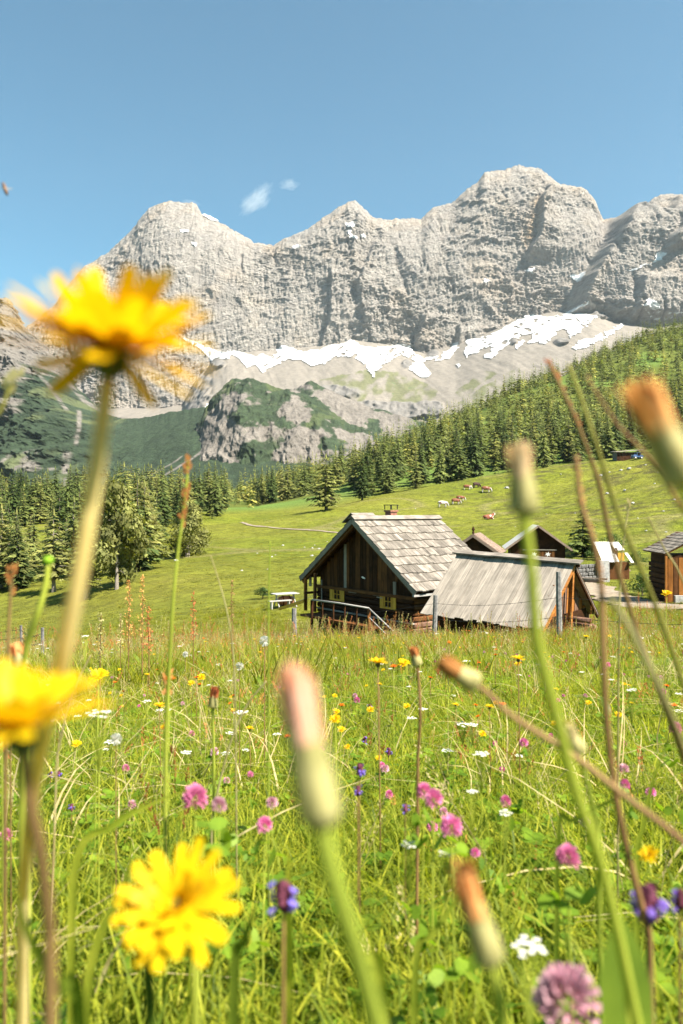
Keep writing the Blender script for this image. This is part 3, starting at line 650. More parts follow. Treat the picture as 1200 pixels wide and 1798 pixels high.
for (px, py, h, lab, sd, kind, wd) in (
    (205, 1035, 11.2, 'tall leaning pine with pale bare limbs at the lower left edge of the pasture', 431, 'p', .72),
    (95, 1040, 9.5, 'larch with a bare lower trunk standing in the hollow at the left', 432, 'l', 1.0),
    (150, 1052, 8.6, 'feathery larch left of the tall leaning pine', 433, 'l', .95),
    (30, 1030, 10.0, 'sparse larch at the left edge of the picture', 434, 'l', 1.0),
    (250, 985, 11.0, 'slim pine behind the tall leaning pine', 435, 'p', .55),
    (10, 985, 12.0, 'dark spruce behind the sparse larch at the left edge', 436, 's', 1.0),
    (140, 985, 12.5, 'broad spruce behind the feathery larch', 437, 's', 1.15),
    (60, 1000, 9.0, 'short spruce in the hollow between two larches', 438, 's', 1.0),
    (275, 955, 9.0, 'young spruce just left of the round bushy pine', 439, 's', 1.1),
    (190, 975, 10.0, 'spruce behind the top of the tall leaning pine', 440, 's', 1.0)):
    if kind == 'p': cm, lm, bm, nm = clump_crown(14, 6.2, sd, 6500, 16, .14, .027), m_pine, m_bark_pale, 'pine_tree'
    elif kind == 'l': cm, lm, bm, nm = crown_mesh(14, 3.9, 20, 8, 9, sd, droop=.15, pw=.6, base=.16, gap=.12, width=1.0), m_pine, m_bark_pale, 'larch_tree'
    else: cm, lm, bm, nm = crown_mesh(14, 3.6, 24, 9, 8, sd, droop=.28, gap=.05, width=1.2), m_spruce, m_bark, 'spruce_tree'
    t = make_tree(nm, lab, 'tree', None, cm, trunk_mesh(14, .34, sd, 14), lm, bm); stand(t, px, py, h, sd * 1.3, wd)
t = make_tree('spruce_tree', 'young open spruce between the balcony house and the white-roofed shed', 'tree', None, crown_mesh(14, 4.2, 22, 9, 9, 451, droop=.16, pw=.8, gap=.08, width=1.0), trunk_mesh(14, .26, 51, 6), m_spruce, m_bark)
stand(t, 1024, 978, 6.2, .4, 1.35, d=80)
# the wooded dip at the left
gq = np.random.default_rng(91); LKIND = [('l', crown_mesh(14, 4.2, 21, 8, 9, 470 + k, droop=.14, pw=.55, base=.10, gap=.12, width=1.0), trunk_mesh(14, .30, 470 + k, 12)) for k in range(3)] + [('s', crown_mesh(14, 3.5, 24, 9, 8, 480 + k, droop=.28, gap=.05, width=1.2), trunk_mesh(14, .30, 480 + k, 4)) for k in range(2)]
for k in range(30):
    px = gq.uniform(-60, 262); py = gq.uniform(948, 1030) + (14 if px < 120 else -10) - .10 * max(px - 120, 0)
    kd, cm, tm = LKIND[int(gq.integers(5))]
    t = make_tree('larch_tree' if kd == 'l' else 'spruce_tree', 'tree', 'tree', None, cm, tm, m_pine if kd == 'l' and k % 2 else (m_larch if kd == 'l' else m_spruce), m_bark_pale if kd == 'l' else m_bark)
    p = stand(t, px, py, gq.uniform(7, 12.5), gq.uniform(0, 6), gq.uniform(.8, 1.1))
    t['label'] = ('feathery pale larch ' if kd == 'l' else 'dark spruce ') + 'crowded together with others in the wooded dip at lower left'; t['group'] = ('larches' if kd == 'l' else 'spruces') + ' crowded in the near wooded dip'
# low shrubs near the houses
m_shrub = leaf('shrub_leaves', (.085, .13, .030), (.045, .075, .02), .25, rnd=.2, attr=True, scale=3)
for (px, py, h, r_, lab, sd) in ((1128, 1046, 1.25, 1.7, 'dark green shrub in the shade beside the right-hand hut', 461), (1075, 962, 1.5, 2.0, 'low dark shrub above the white-roofed shed', 462), (1046, 984, 1.6, 1.2, 'bushy shrub behind the dark stone wall', 463), (1118, 992, 1.2, 1.4, 'shrub at the right corner of the white-roofed shed', 464), (462, 1052, .8, 1.0, 'small bush on the pasture left of the picnic table', 465), (1010, 975, 1.4, 1.6, 'dark shrub at the right corner of the balcony house', 466)):
    s_ = empty('shrub', on_ground(px, py), label=lab, cat='shrub')
    link('foliage', clump_crown(h, r_, sd, 1200, 8, .1, .06), [m_shrub], s_); link('stem', trunk_mesh(h * .8, .05, sd, 7), [m_bark], s_)
# ------------------------------------------------------------------ wooden huts
m_shingle = wood('grey_shingle', (.29, .25, .205), (.13, .113, .095), 1.5, 34, .85, .42)
m_board = wood('grey_board', (.32, .275, .222), (.17, .147, .12), .9, 30, .85, .22)
m_dark = wood('sunburnt_timber', (.080, .033, .012), (.022, .010, .006), 1.2, 24, .75, .45)
m_brown = wood('brown_timber', (.165, .068, .022), (.06, .026, .011), 1.2, 24, .75, .35)
m_orange = wood('orange_timber', (.34, .135, .030), (.15, .055, .016), 1.2, 24, .7, .25)
m_yellow = wood('yellow_timber', (.66, .38, .05), (.46, .22, .035), 1.2, 20, .6, .2)
m_logred = wood('reddish_log', (.24, .14, .095), (.10, .055, .04), 1.2, 16, .85, .35)
m_pole = wood('bleached_pole', (.40, .375, .34), (.25, .235, .21), 1.0, 30, .8, .15)
m_stone = plain('stone', (.40, .38, .35), .9, (.24, .23, .22), 6, .03)
m_stonewall = plain('dark_stone', (.16, .15, .14), .9, (.07, .07, .065), 5, .04)
m_brick = plain('brick', (.30, .13, .08), .9, (.17, .07, .05), 10, .01)
m_black = plain('dark_metal', (.03, .03, .032), .5, (.02, .02, .02), 10, 0, .6)
m_white = plain('white_paint', (.78, .76, .72), .6, (.66, .64, .60), 6)
m_tin = plain('white_sheet_metal', (.56, .54, .50), .5, (.46, .43, .39), 3, .01)
m_glass = plain('window_glass', (.03, .035, .035), .06, (.02, .024, .024), 2, 0, 0, .6)
m_blue = plain('blue_sheet', (.055, .085, .11), .5, (.03, .05, .07), 5)
m_curtain = plain('white_curtain', (.6, .6, .56), .9, (.45, .46, .42), 30)
def boxmesh(name, sx, sy, sz, bev=0.0):
    b = MB(); b.box((0, 0, 0), (sx, sy, sz)); me = b.mesh(name)
    if bev:
        bm = bmesh.new(); bm.from_mesh(me); bmesh.ops.bevel(bm, geom=list(bm.edges), offset=bev, segments=1, affect='EDGES'); bm.to_mesh(me); bm.free()
    return me
UNIT = {}
def piece(name, c, size, m, parent, rot=None, bev=.004):
    """one board or beam, long axis local Y; alike pieces share their mesh"""
    k = (tuple(round(s, 2) for s in size), m.name)
    if k not in UNIT:
        me = boxmesh(name, *size, bev=min(bev, min(size) * .2)); me.materials.append(m); UNIT[k] = me
    o = bpy.data.objects.new(name, UNIT[k]); COL.objects.link(o); o.parent = parent; o.location = c
    if rot is not None: o.rotation_euler = rot.to_euler() if isinstance(rot, (Matrix, Quaternion)) else rot
    return o
UP = Matrix(((1, 0, 0), (0, 0, -1), (0, 1, 0)))          # local Y upright
ALONGX = Matrix(((0, 1, 0), (-1, 0, 0), (0, 0, 1)))      # local Y along X
def slope_frame(side, half, rise):
    """rows run along the ridge (y), boards point down the slope; returns down vector, normal"""
    L = math.hypot(half, rise); dn = Vector((side * half / L, 0, -rise / L)); nrm = Vector((side * rise / L, 0, half / L))
    return L, dn, nrm
def roof_side(parent, side, half, rise, zr, y0, y1, rows, bw, m, singles, name='shingle', thick=.05, jit=.04, seed=1, over=1.28):
    g = random.Random(seed); L, dn, nrm = slope_frame(side, half, rise); rh = L / rows
    mb = MB()
    for r in range(rows):
        y = y0
        while y < y1 - .02:
            wd = min(round(bw * g.choice((.75, .9, 1.0, 1.15, 1.3)), 2), y1 - y); wd = max(round(wd, 2), .04)
            ln = round(rh * over, 2); c = dn * (rh * (r + .5) + (ln - rh) * -.15 + g.uniform(-jit, jit)) + nrm * (.045 + thick * .5 + g.uniform(0, .012)) + Vector((0, y + wd / 2, zr))
            tilt = Quaternion(Vector((0, 1, 0)), 0) ; dd = (dn + nrm * (.085 + g.uniform(-.012, .012))).normalized()
            ax = Vector((0, 1, 0)); nz = dd.cross(ax) * (1 if side < 0 else -1); xx = dd.cross(nz)
            M = Matrix((xx, dd, nz)).transposed()
            if singles: piece(name, c, (wd - .008, ln, thick), m, parent, M)
            else: mb.box(c, (wd - .008, ln, thick), M)
            y += wd
    if not singles: tag(mb.build('roof_shingles', m, parent), kind='stuff')
def slab(mb, side, half, rise, zr, y0, y1, th):
    L, dn, nrm = slope_frame(side, half, rise); a = Vector((0, y0, zr)); e = dn * L
    v = [a, a + e, a + e + Vector((0, y1 - y0, 0)), a + Vector((0, y1 - y0, 0))]; v2 = [p - nrm * th for p in v]
    mb.add(v + v2, [(0,1,2,3),(7,6,5,4),(0,4,5,1),(1,5,6,2),(2,6,7,3),(3,7,4,0)])
def on_plane(px, py, A, gv):
    m = (px - CX) / F; s = (m * A.y - A.x) / (gv.x - m * gv.y); Y = A.y + s * gv.y
    return s, (CY - py) / F * Y

# ---- the big hut
D = 27.0; g_dir = Vector((.614, -.789, 0)); r_dir = Vector((.789, .614, 0)); HA = math.atan2(g_dir.y, g_dir.x)
apex0 = Vector((.0150 * D, 1.107 * D, 0)); zb = -5.75
hut = empty('wooden_hut', (apex0.x, apex0.y, zb), HA, 'big dark timber hut with grey shingle roof, brick chimney and yellow-shuttered windows', 'hut')
HALF, RISE, ZR, LEN = 3.66, 2.60, -.346 - zb, 4.95
inv = hut.matrix_basis.inverted() if False else Matrix.Translation(Vector((apex0.x, apex0.y, zb))) @ Matrix.Rotation(HA, 4, 'Z')
def hut_xy(px, py, yl):
    A = apex0 + r_dir * yl; s, z = on_plane(px, py, A, g_dir); return s, z - zb
roof_side(hut, 1, HALF, RISE, ZR, 0, LEN, 9, .20, m_shingle, True, seed=4)
roof_side(hut, -1, HALF, RISE, ZR, 0, LEN, 9, .20, m_shingle, False, seed=5)
mb = MB(); slab(mb, 1, HALF - .08, RISE * (1 - .08 / HALF), ZR + .03, .05, LEN - .05, .07); mb.build('roof_deck', m_dark, hut)
mb = MB(); slab(mb, -1, HALF - .08, RISE * (1 - .08 / HALF), ZR + .03, .05, LEN - .05, .07); mb.build('roof_deck', m_dark, hut)
for sd in (1, -1):                                            # barge boards and rafters showing under the eaves
    for yy, th in ((.03, .05), (LEN - .03, .05)):
        b = MB(); L, dn, nrm = slope_frame(sd, HALF, RISE); a = Vector((0, yy, ZR - .02)); b.beam(a, a + dn * (L + .03), .055, .17, up=nrm); b.build('barge_board', m_board, hut)
    b = MB(); a = Vector((0, .16, ZR - .16)); b.beam(a, a + dn * (L - .05), .12, .16, up=nrm); b.build('rafter', m_brown, hut)
b = MB(); b.beam((-.10, -.02, ZR + .115), (-.10, LEN + .02, ZR + .115), .24, .03, up=Vector((-.5, 0, .85))); b.beam((.12, -.04, ZR + .12), (.12, LEN + .04, ZR + .12), .26, .035, up=Vector((.58, 0, .81))); b.build('ridge_cap', m_shingle, hut)
b = MB(); b.beam((HALF - .05, .0, ZR - RISE - .12), (HALF - .05, LEN, ZR - RISE - .12), .09, .08); b.build('eaves_gutter', m_pole, hut)
# gable front: upright planks above, dark logs below
WX, WY, ZL = 2.95, .62, 2.55
core = MB(); core.add([(-WX, WY + .05, 0), (WX, WY + .05, 0), (WX, WY + .05, ZR - RISE * WX / HALF - .1), (0, WY + .05, ZR - .12), (-WX, WY + .05, ZR - RISE * WX / HALF - .1),
                       (-WX, LEN - .3, 0), (WX, LEN - .3, 0), (WX, LEN - .3, ZR - RISE * WX / HALF - .1), (0, LEN - .3, ZR - .12), (-WX, LEN - .3, ZR - RISE * WX / HALF - .1)],
                      [(0,1,2,3,4),(9,8,7,6,5),(1,6,7,2),(5,0,4,9)])
core.build('wall_core', m_dark, hut)
gr = random.Random(11); x = -WX
while x < WX - .05:
    wd = gr.choice((.18, .20, .22, .26, .30)); wd = min(wd, WX - x); wd = round(max(wd, .06), 2); xc = x + wd / 2
    zt = ZR - RISE * abs(xc) / HALF - .16; z0 = 2.50
    if zt - z0 > .1:
        m = m_dark; rr = gr.random()
        if abs(xc - .62) < .11: m = m_orange
        elif abs(xc - .35) < .13: m = m_brown
        elif .9 < xc < 1.5 and rr < .5 or rr < .34: m = m_brown
        if abs(xc + 1.13) < .10: m = m_board
        ln = round(zt - z0, 1); low = z0
        if m is m_orange: low, ln = 3.0, 1.1; piece('plank', (xc, WY - .02 + gr.uniform(-.012, .012), 2.5 + .2), (wd - .012, .4, .035), m_dark, hut, UP); piece('plank', (xc, WY - .02, (4.1 + zt) / 2), (wd - .012, round(zt - 4.1, 1), .035), m_dark, hut, UP)
        piece('plank', (xc, WY - .02 + gr.uniform(-.012, .012), low + ln / 2), (wd - .012, ln, .035), m, hut, UP)
    x += wd
for k in range(11):                                           # log courses of the lower front and of the sunny side
    z = .12 + k * .225
    piece('log', (0, WY - .03, z), (.20, 2 * WX + .25, .20), m_dark, hut, ALONGX, .05)
    piece('log', (WX + .05, LEN / 2 + .1, z), (.20, LEN - .9, .20), m_logred if k < 7 else m_brown, hut, None, .05)  # upper side courses browner: shade of the roof overhang put into the timber colour
    piece('log', (-WX - .05, LEN / 2 + .1, z), (.20, LEN - .9, .20), m_dark, hut, None, .05)
piece('sill_beam', (0, WY - .10, 2.50), (.16, 2 * WX + .5, .12), m_brown, hut, ALONGX)
piece('sill_beam', (0, WY - .12, 1.55), (.10, 2 * WX + .3, .06), m_board, hut, ALONGX)
def window(parent, x, y, z, w_, h_, shut=True):
    wf = MB()
    for dx, dz, sx, sz in ((0, h_ / 2, w_ + .10, .06), (0, -h_ / 2, w_ + .16, .07), (-w_ / 2, 0, .055, h_), (w_ / 2, 0, .055, h_), (0, 0, .03, h_), (0, .02, w_, .03)): wf.box((x + dx, y - .04, z + dz), (sx, .06 + (.02 if dz < 0 else 0) - (.012 if sx == .03 or sz == .03 else 0), sz))
    fr = wf.build('window', m_yellow, parent)
    p = MB(); p.box((x, y + .0, z), (w_, .015, h_)); p.build('pane', m_glass, fr)
    cu = MB(); cu.add([(x - w_ * .45, y - .012, z - h_ * .45), (x + w_ * .45, y - .012, z - h_ * .45), (x + w_ * .3, y - .012, z - h_ * .05), (x, y - .012, z - h_ * .25), (x - w_ * .3, y - .012, z - h_ * .05)], [(0, 1, 2, 3, 4)]); cu.build('curtain', m_curtain, fr)
    if shut:
        for s in (-1, 1): piece('shutter', (x + s * (w_ / 2 + .16), y - .06, z), (.22, round(h_ + .08, 2), .03), m_yellow, parent, UP)
sx, sz = hut_xy(595, 1044, WY - .05); window(hut, sx, WY - .08, sz, .46, .44)
sx, sz = hut_xy(684.5, 1057, WY - .05); window(hut, sx, WY - .08, sz, .40, .46)
b = MB(); sx, sz = hut_xy(637, 1014.5, WY - .1)
b.add([(sx - .12, WY - .07, sz + .02), (sx - .02, WY - .09, sz + .06), (sx + .10, WY - .07, sz + .01), (sx + .14, WY - .07, sz - .04), (sx, WY - .09, sz - .03)], [(0, 4, 3, 2, 1)]); b.build('bird_ornament', m_white, hut)
for (px, py, wd, hh, m) in ((694, 1034, .16, .55, m_board), (546, 1017, .16, .62, m_board), (566, 1040, .06, 1.1, m_board)):
    sx, sz = hut_xy(px, py, WY - .12); piece('hanging_board', (sx, WY - .14, sz), (wd, hh, .04), m, hut, UP)
for (px, py, L) in ((620, 1040, .5), (662, 1045, .4), (668, 1049, .35)):
    sx, sz = hut_xy(px, py, WY - .12); piece('ledge', (sx, WY - .13, sz), (.08, L, .035), m_board, hut, ALONGX)
# open porch at the left corner
for px, py0, py1, m in ((537, 1018, 1056, m_orange), (553, 1010, 1058, m_brown)):
    x0, z1 = hut_xy(px, py0, .1); _, z0 = hut_xy(px, py1, .1); b = MB(); b.beam((x0, .1, z0 - .4), (x0 + (.04 if m is m_brown else 0), .1, z1 + .1), .11, .11, up=Vector((0, 1, 0))); b.build('porch_post', m, hut)
piece('porch_beam', (-3.25, .9, 2.2), (.10, 1.9, .10), m_brown, hut)
# chimney with metal cowl, and the raised hatch behind the ridge
def hut_back(px, py, yl): return hut_xy(px, py, yl)
cx_, cz_ = hut_xy(687, 911, 2.5); b = MB()
bl = MB(); ch = empty('chimney_base', (0, 0, 0)); bpy.data.objects.remove(ch)
chb = MB(); cz_ += .10; chb.box((cx_, 2.5, cz_ - .35), (.36, .36, 1.1)); chb.box((cx_, 2.5, cz_ + .235), (.44, .44, .07)); cho = chb.build('chimney', m_brick, hut)
b = MB(); [b.box((cx_ + sx_ * .19, 2.5 + sy_ * .19, cz_ + .40), (.03, .03, .20)) for sx_ in (-1, 1) for sy_ in (-1, 1)]; b.box((cx_, 2.5, cz_ + .49), (.46, .46, .03)); b.build('cowl', m_black, cho)
hx, hz = hut_xy(652, 907, 1.0)
b = MB(); X0 = -.62; za = ZR + .30
b.add([(X0 - .45, .55, ZR - .42), (X0 + .5, .55, ZR - .2), (X0, .55, za - .03), (X0 - .45, 1.55, ZR - .42), (X0 + .5, 1.55, ZR - .2), (X0, 1.55, za - .03)], [(0,1,2),(5,4,3),(1,4,5,2),(3,0,2,5)])
dm = b.build('dormer', m_dark, hut); b = MB()
for s in (1, -1): a = Vector((X0, 1.05, za)); b.beam(a, a + Vector((s * .58, 0, -.40)), 1.2, .035, up=Vector((s * .4, 0, .58)))
b.build('dormer_roof', m_shingle, dm)
# terrace in front with its bleached rail
yl = -.95
ax, az = hut_xy(548, 1053, yl); bx, bz = hut_xy(648, 1068, yl); dx_, dz_ = hut_xy(700, 1117, yl)
b = MB(); b.tube([(ax, yl, az), ((ax + bx) / 2, yl, (az + bz) / 2 + .02), (bx, yl, bz)], .036, 7); b.build('handrail', m_pole, hut, True)
b = MB(); b.tube([(bx, yl, bz), (dx_, yl, dz_)], .03, 7); b.build('handrail', m_pole, hut, True)
b = MB(); b.tube([(bx, yl, bz - .33), (dx_ + .1, yl, dz_ - .42)], .018, 6); b.build('lower_rail', m_pole, hut, True)
for k in range(6):
    f = k / 5; b = MB(); xx = ax + (bx - ax) * f; b.beam((xx, yl, 0), (xx, yl, az + (bz - az) * f - .02), .09 if k in (0, 5) else .05, .09 if k in (0, 5) else .05, up=Vector((0, 1, 0))); b.build('rail_post', m_dark if k < 5 else m_brown, hut)
b = MB(); b.box((0.0, yl + .75, 1.42), (4.6, 1.45, .08)); b.build('terrace_floor', m_brown, hut)
# lean-to on the left with a blue sheet and yellow edge board
lx, lz = hut_xy(524, 1052, -.2); b = MB()
b.add([(lx - .9, -.5, lz - .42), (lx + .35, -.5, lz - .06), (lx + .35, 1.6, lz + .45), (lx - .9, 1.6, lz + .05)], [(0, 1, 2, 3)]); b.add([(lx - .9, -.5, lz - .47), (lx + .35, -.5, lz - .11), (lx + .35, 1.6, lz + .40), (lx - .9, 1.6, lz + .0)], [(3, 2, 1, 0)])
lt = b.build('lean_to_roof', m_blue, hut); b = MB(); b.beam((lx - 1.0, -.53, lz - .50), (lx + .9, -.53, lz + .02), .05, .13, up=Vector((0, 0, 1))); b.build('edge_board', m_yellow, lt)

# ---- the low shed with the long board roof
TR = Vector((7.01, 22.5, -1.52)); TL = Vector((3.85, 25.0, -1.33)); rd = (TR - TL); rd.z = 0; RL = rd.length; rd.normalize(); pd = Vector((-rd.y * -1, 0, 0))
pd = Vector((rd.y, -rd.x, 0))                              # towards the camera, down the near slope
if pd.y > 0: pd = -pd
sa = math.atan2(rd.y, rd.x)
shb = gz(TR.x, TR.y) - .15; shed = empty('board_roofed_shed', (TL.x, TL.y, shb), sa, 'low shed whose long pale board roof slopes almost to the grass', 'shed')
shed.rotation_euler = (0, R(2.4), sa)
ZRs = -1.42 - shb; sdy = -1 if (Matrix.Rotation(-sa, 3, 'Z') @ pd).y < 0 else 1
DR, DO = 1.74, 2.2                                          # drop and run of the near slope
g = random.Random(5); y = 0.0; k = 0; Ls = math.hypot(DR, DO)
while y < RL - .02:
    wd = min(g.choice((.13, .15, .17, .19)), RL - y); wd = round(max(wd, .05), 2); ln = round(Ls * g.uniform(1.0, 1.035), 2)
    dn = Vector((0, sdy * DO / Ls, -DR / Ls)); nr = Vector((0, sdy * DR / Ls, DO / Ls)); xx = dn.cross(nr)
    piece('roof_board', Vector((y + wd / 2, 0, ZRs)) + dn * ln / 2 + nr * (.02 + g.uniform(0, .022)), (wd - .006, ln, .028), m_board, shed, Matrix((xx, dn, nr)).transposed(), .003)
    y += wd; k += 1
b = MB(); dn2 = Vector((0, -sdy * DO / Ls, -DR / Ls)); nr2 = Vector((0, -sdy * DR / Ls, DO / Ls))
v = [Vector((0, 0, ZRs)), Vector((RL, 0, ZRs)), Vector((RL, 0, ZRs)) + dn2 * Ls, Vector((0, 0, ZRs)) + dn2 * Ls]; b.add(v + [p - nr2 * .05 for p in v], [(0,1,2,3) if sdy < 0 else (3,2,1,0),(7,6,5,4),(0,4,5,1),(1,5,6,2),(2,6,7,3),(3,7,4,0)]); b.build('rear_roof', m_board, shed)
for k in range(3):
    x0 = -.12 + k * (RL + .24) / 3; L_ = (RL + .24) / 3 + .08; piece('ridge_board', (x0 + L_ / 2, sdy * .05, ZRs + .085 + .012 * (k % 2)), (.34, round(L_, 2), .05), m_shingle, shed, Matrix.Rotation(-.25 * sdy, 3, 'X') @ ALONGX)
b = MB(); b.beam((-.1, -sdy * .08, ZRs + .0), (RL + .1, -sdy * .08, ZRs + .0), .1, .16); b.build('ridge_beam', m_dark, shed)
# sunny gable end: boards, posts and stacked logs under the far slope
xw = RL - .32
for k in range(13):
    yy = sdy * (DO - .12) * (1 - k / 6.0); hgt = ZRs - DR * abs(yy) / DO - .06
    if hgt > .15: piece('gable_plank', (xw, yy, hgt / 2), (.30, round(hgt, 1), .04), m_orange if k % 3 else m_logred, shed, Matrix.Rotation(math.pi / 2, 3, 'Z') @ UP)
for s in (1, -1):
    b = MB(); b.beam((RL - .03, 0, ZRs - .05), (RL - .03, s * DO * 1.02, ZRs - .05 - DR * 1.02), .06, .15, up=Vector((0, s * DR, DO)).normalized()); b.build('barge_board', m_orange if s == sdy else m_dark, shed)
b = MB(); b.beam((RL - .1, 0, 0), (RL - .1, 0, ZRs - .1), .12, .12, up=Vector((0, 1, 0))); b.build('gable_post', m_orange, shed)
for k in range(9):
    b = MB(); r_ = g.uniform(.06, .09); yy = -sdy * (.25 + .16 * (k % 4)); zz = .12 + .2 * (k // 4) + .35; b.tube([(RL - .3, yy, zz), (RL + .45, yy + g.uniform(-.1, .1), zz + g.uniform(-.05, .08))], r_, 7); b.build('log', m_logred, shed, True)
b = MB(); b.box((RL / 2, 0, (ZRs - DR) / 2 + .1), (RL - .5, DO * 1.6, ZRs - DR + .2)); b.build('shed_wall', m_dark, shed)

# ---- small houses behind
def gable_house(name, label, px, py, d, rz, w_, L_, h_e, rise, m_roof, m_wall, over=.45, base_z=None, tiles=None, cat='house'):
    """px, py: apex of the front gable; the ridge runs away from it"""
    ap = P(px, py, d); zg = ap.z - h_e - rise if base_z is None else base_z
    t = empty(name, (ap.x, ap.y, zg), rz, label, cat); zr = ap.z - zg
    wx = w_ / 2 - over; zc = zr - rise * wx / (w_ / 2)
    b = MB(); b.add([(-wx, over, 0), (wx, over, 0), (wx, over, zc - .08), (0, over, zr - .08), (-wx, over, zc - .08), (-wx, L_ - over, 0), (wx, L_ - over, 0), (wx, L_ - over, zc - .08), (0, L_ - over, zr - .08), (-wx, L_ - over, zc - .08)],
                    [(0,1,2,3,4),(9,8,7,6,5),(1,6,7,2),(5,0,4,9)]); b.build('wall', m_wall, t)
    for s in (1, -1):
        b = MB(); slab(b, s, w_ / 2, rise, zr, 0, L_, .08); ro = b.build('roof', m_roof, t)
        if tiles: 
            rs = MB(); gg = random.Random(int(px)); L2, dn, nrm = slope_frame(s, w_ / 2, rise); nr_, bw_ = tiles; rh = L2 / nr_
            for r in range(nr_):
                yy = 0
                while yy < L_ - .03:
                    q = min(bw_ * gg.uniform(.8, 1.25), L_ - yy); dd = (dn + nrm * .06).normalized(); ax = Vector((0, 1, 0)); nz = dd.cross(ax) * (1 if s < 0 else -1); xx = dd.cross(nz)
                    rs.box(dn * (rh * (r + .5)) + nrm * (.04 + gg.uniform(0, .02)) + Vector((0, yy + q / 2, zr)), (q - .015, rh * 1.2, .03), Matrix((xx, dd, nz)).transposed()); yy += q
            tag(rs.build('roof_shingles', m_roof, ro), kind='stuff')
        b = MB(); L2, dn, nrm = slope_frame(s, w_ / 2, rise); a = Vector((0, -.02, zr - .06)); b.beam(a, a + dn * L2, .06, .16, up=nrm); b.build('barge_board', m_barge, t)
    return t, zr
m_barge = wood('weathered_barge', (.30, .22, .17), (.17, .11, .08), 1, 20, .8, .2)
t, zr = gable_house('small_hut', 'small hut with brown pointed roof half hidden behind the board-roofed shed', 831, 939, 48, R(-18), 3.5, 3.4, 2.6, 1.22, m_barge, m_dark, .3, None, (9, .22), 'hut')
b = MB(); b.lathe([(.03, 0), (.09, .1), (.05, .22), (.11, .32), (.02, .52)], 7, Matrix.Translation((0, .1, zr + .02))); b.build('finial', m_dark, t)
t, zr = gable_house('balcony_house', 'dark house with white-edged roof and carved balcony beyond the shed', 946, 922.5, 60, R(-9.5), 5.3, 5.5, 3.6, 1.95, m_tin, m_dark, .5, None, None, 'house')
bz_ = zr - 2.35
for k in range(9): piece('balcony_board', (-1.0 + k * .27, .18, bz_), (.22, .62, .03), m_brown, t, UP)
piece('balcony_rail', (.1, .16, bz_ + .36), (.08, 2.7, .07), m_board, t, ALONGX); piece('balcony_rail', (.1, .16, bz_ - .33), (.08, 2.7, .07), m_brown, t, ALONGX)
for x0 in (-.35, .75):                                        # carved white stars on the balcony boards
    b = MB(); pts = []
    for q in range(12):
        rr = .26 if q % 2 == 0 else .10; pts.append((x0 + rr * math.cos(q * math.pi / 6 + .3), .15, bz_ + rr * .85 * math.sin(q * math.pi / 6 + .3)))
    b.add(pts + [(p[0], .17, p[2]) for p in pts], [tuple(range(12))] + [(q, (q + 1) % 12, 12 + (q + 1) % 12, 12 + q) for q in range(12)]); b.build('star_ornament', m_white, t)
b = MB(); b.box((1.55, .1, zr - 3.3), (.16, .1, .9)); b.build('door_post', m_white, t)
b = MB(); b.box((.95, .25, zr - 3.35), (.5, .2, .3)); b.build('window_box', m_white, t)

# white-roofed little shed
q = P(1085, 1000, 58); t = empty('white_roofed_shed', (q.x, q.y, gz(q.x, q.y) - .1), R(4), 'small shed with bright white sheet roof and yellow-fronted box', 'shed'); zz = q.z - t.location.z
def px58(px, py): p = P(px, py, 58); return p.x - q.x, p.z - t.location.z
x0, z1 = px58(1057, 953); x1, z0 = px58(1094, 987); x2, _ = px58(1112, 987); xm, _ = px58(1087, 953)
b = MB(); b.box(((x0 + x2) / 2, .9, z0 / 2 - .1), (x2 - x0 - .3, 1.3, z0 + .1)); b.build('wall', m_brown, t)
for k in range(4):
    xa = x0 + (xm - x0 + .02) * k / 4; xb = x0 + (xm - x0 + .02) * (k + 1) / 4
    b = MB(); b.beam(((xa + xb) / 2, 1.7, z1), ((xa + xb) / 2, -.05, z0 + .02 * (k % 2)), xb - xa - .012, .03); b.build('roof_sheet', m_tin, t)
b = MB(); b.beam((xm + .36, 1.7, z1 - .02), (xm + .36, .55, z1 - .62), .74, .03); b.build('roof_sheet', m_tin, t)
b = MB(); b.box((xm + .42, .7, (z1 + z0) / 2 - .38), (.52, .35, .62)); b.build('yellow_front', m_yellow, t)
b = MB(); b.box((xm + .10, .8, (z1 + z0) / 2 - .16), (.12, .5, .95)); b.build('gap_shade', m_dark, t)  # solid dark box standing in for the shade inside the gap
b = MB(); b.beam((x2 - .12, .9, z1 - .85), (x2 - .02, -.05, z0 - .05), .26, .03); b.build('roof_sheet', m_tin, t)

# right-hand hut, cut by the picture's edge
ap = P(1168, 973, 42); rz = R(-4); hz0 = gz(ap.x + 1, ap.y) - .3
t = empty('right_hut', (ap.x, ap.y, hz0), rz, 'timber hut with grey shingle roof at the right edge of the picture', 'hut'); he = ap.z - hz0
b = MB(); b.box((1.75, 1.75, (he - .1) / 2), (2.9, 2.9, he - .1)); b.build('wall', m_dark, t)
for k in range(10): piece('plank', (.40 + k * .30, .27, (he - .2) / 2), (.27, round(he - .25, 1), .05), m_orange if k in (0, 2, 3, 6) else m_brown, t, UP)
for k in range(8): piece('log', (.26, 1.75, .2 + k * .3), (.2, 2.9, .26), m_dark, t, None, .05)
p1 = P(1135, 962, 45.4); L2 = 3.6
def rp(x, y, z): return Vector((x, y, z))
dk = MB(); nrow = 7
a0 = Vector((0, 0, he)); a1 = Vector((-.05, 3.5, he + .08)); upv = Vector((2.0, 0, 1.1))
b = MB(); v = [a0, a0 + upv, a1 + upv, a1]; b.add(v + [p - Vector((0, 0, .08)) for p in v], [(0,1,2,3),(7,6,5,4),(0,4,5,1),(1,5,6,2),(2,6,7,3),(3,7,4,0)]); b.build('roof_deck', m_brown, t)
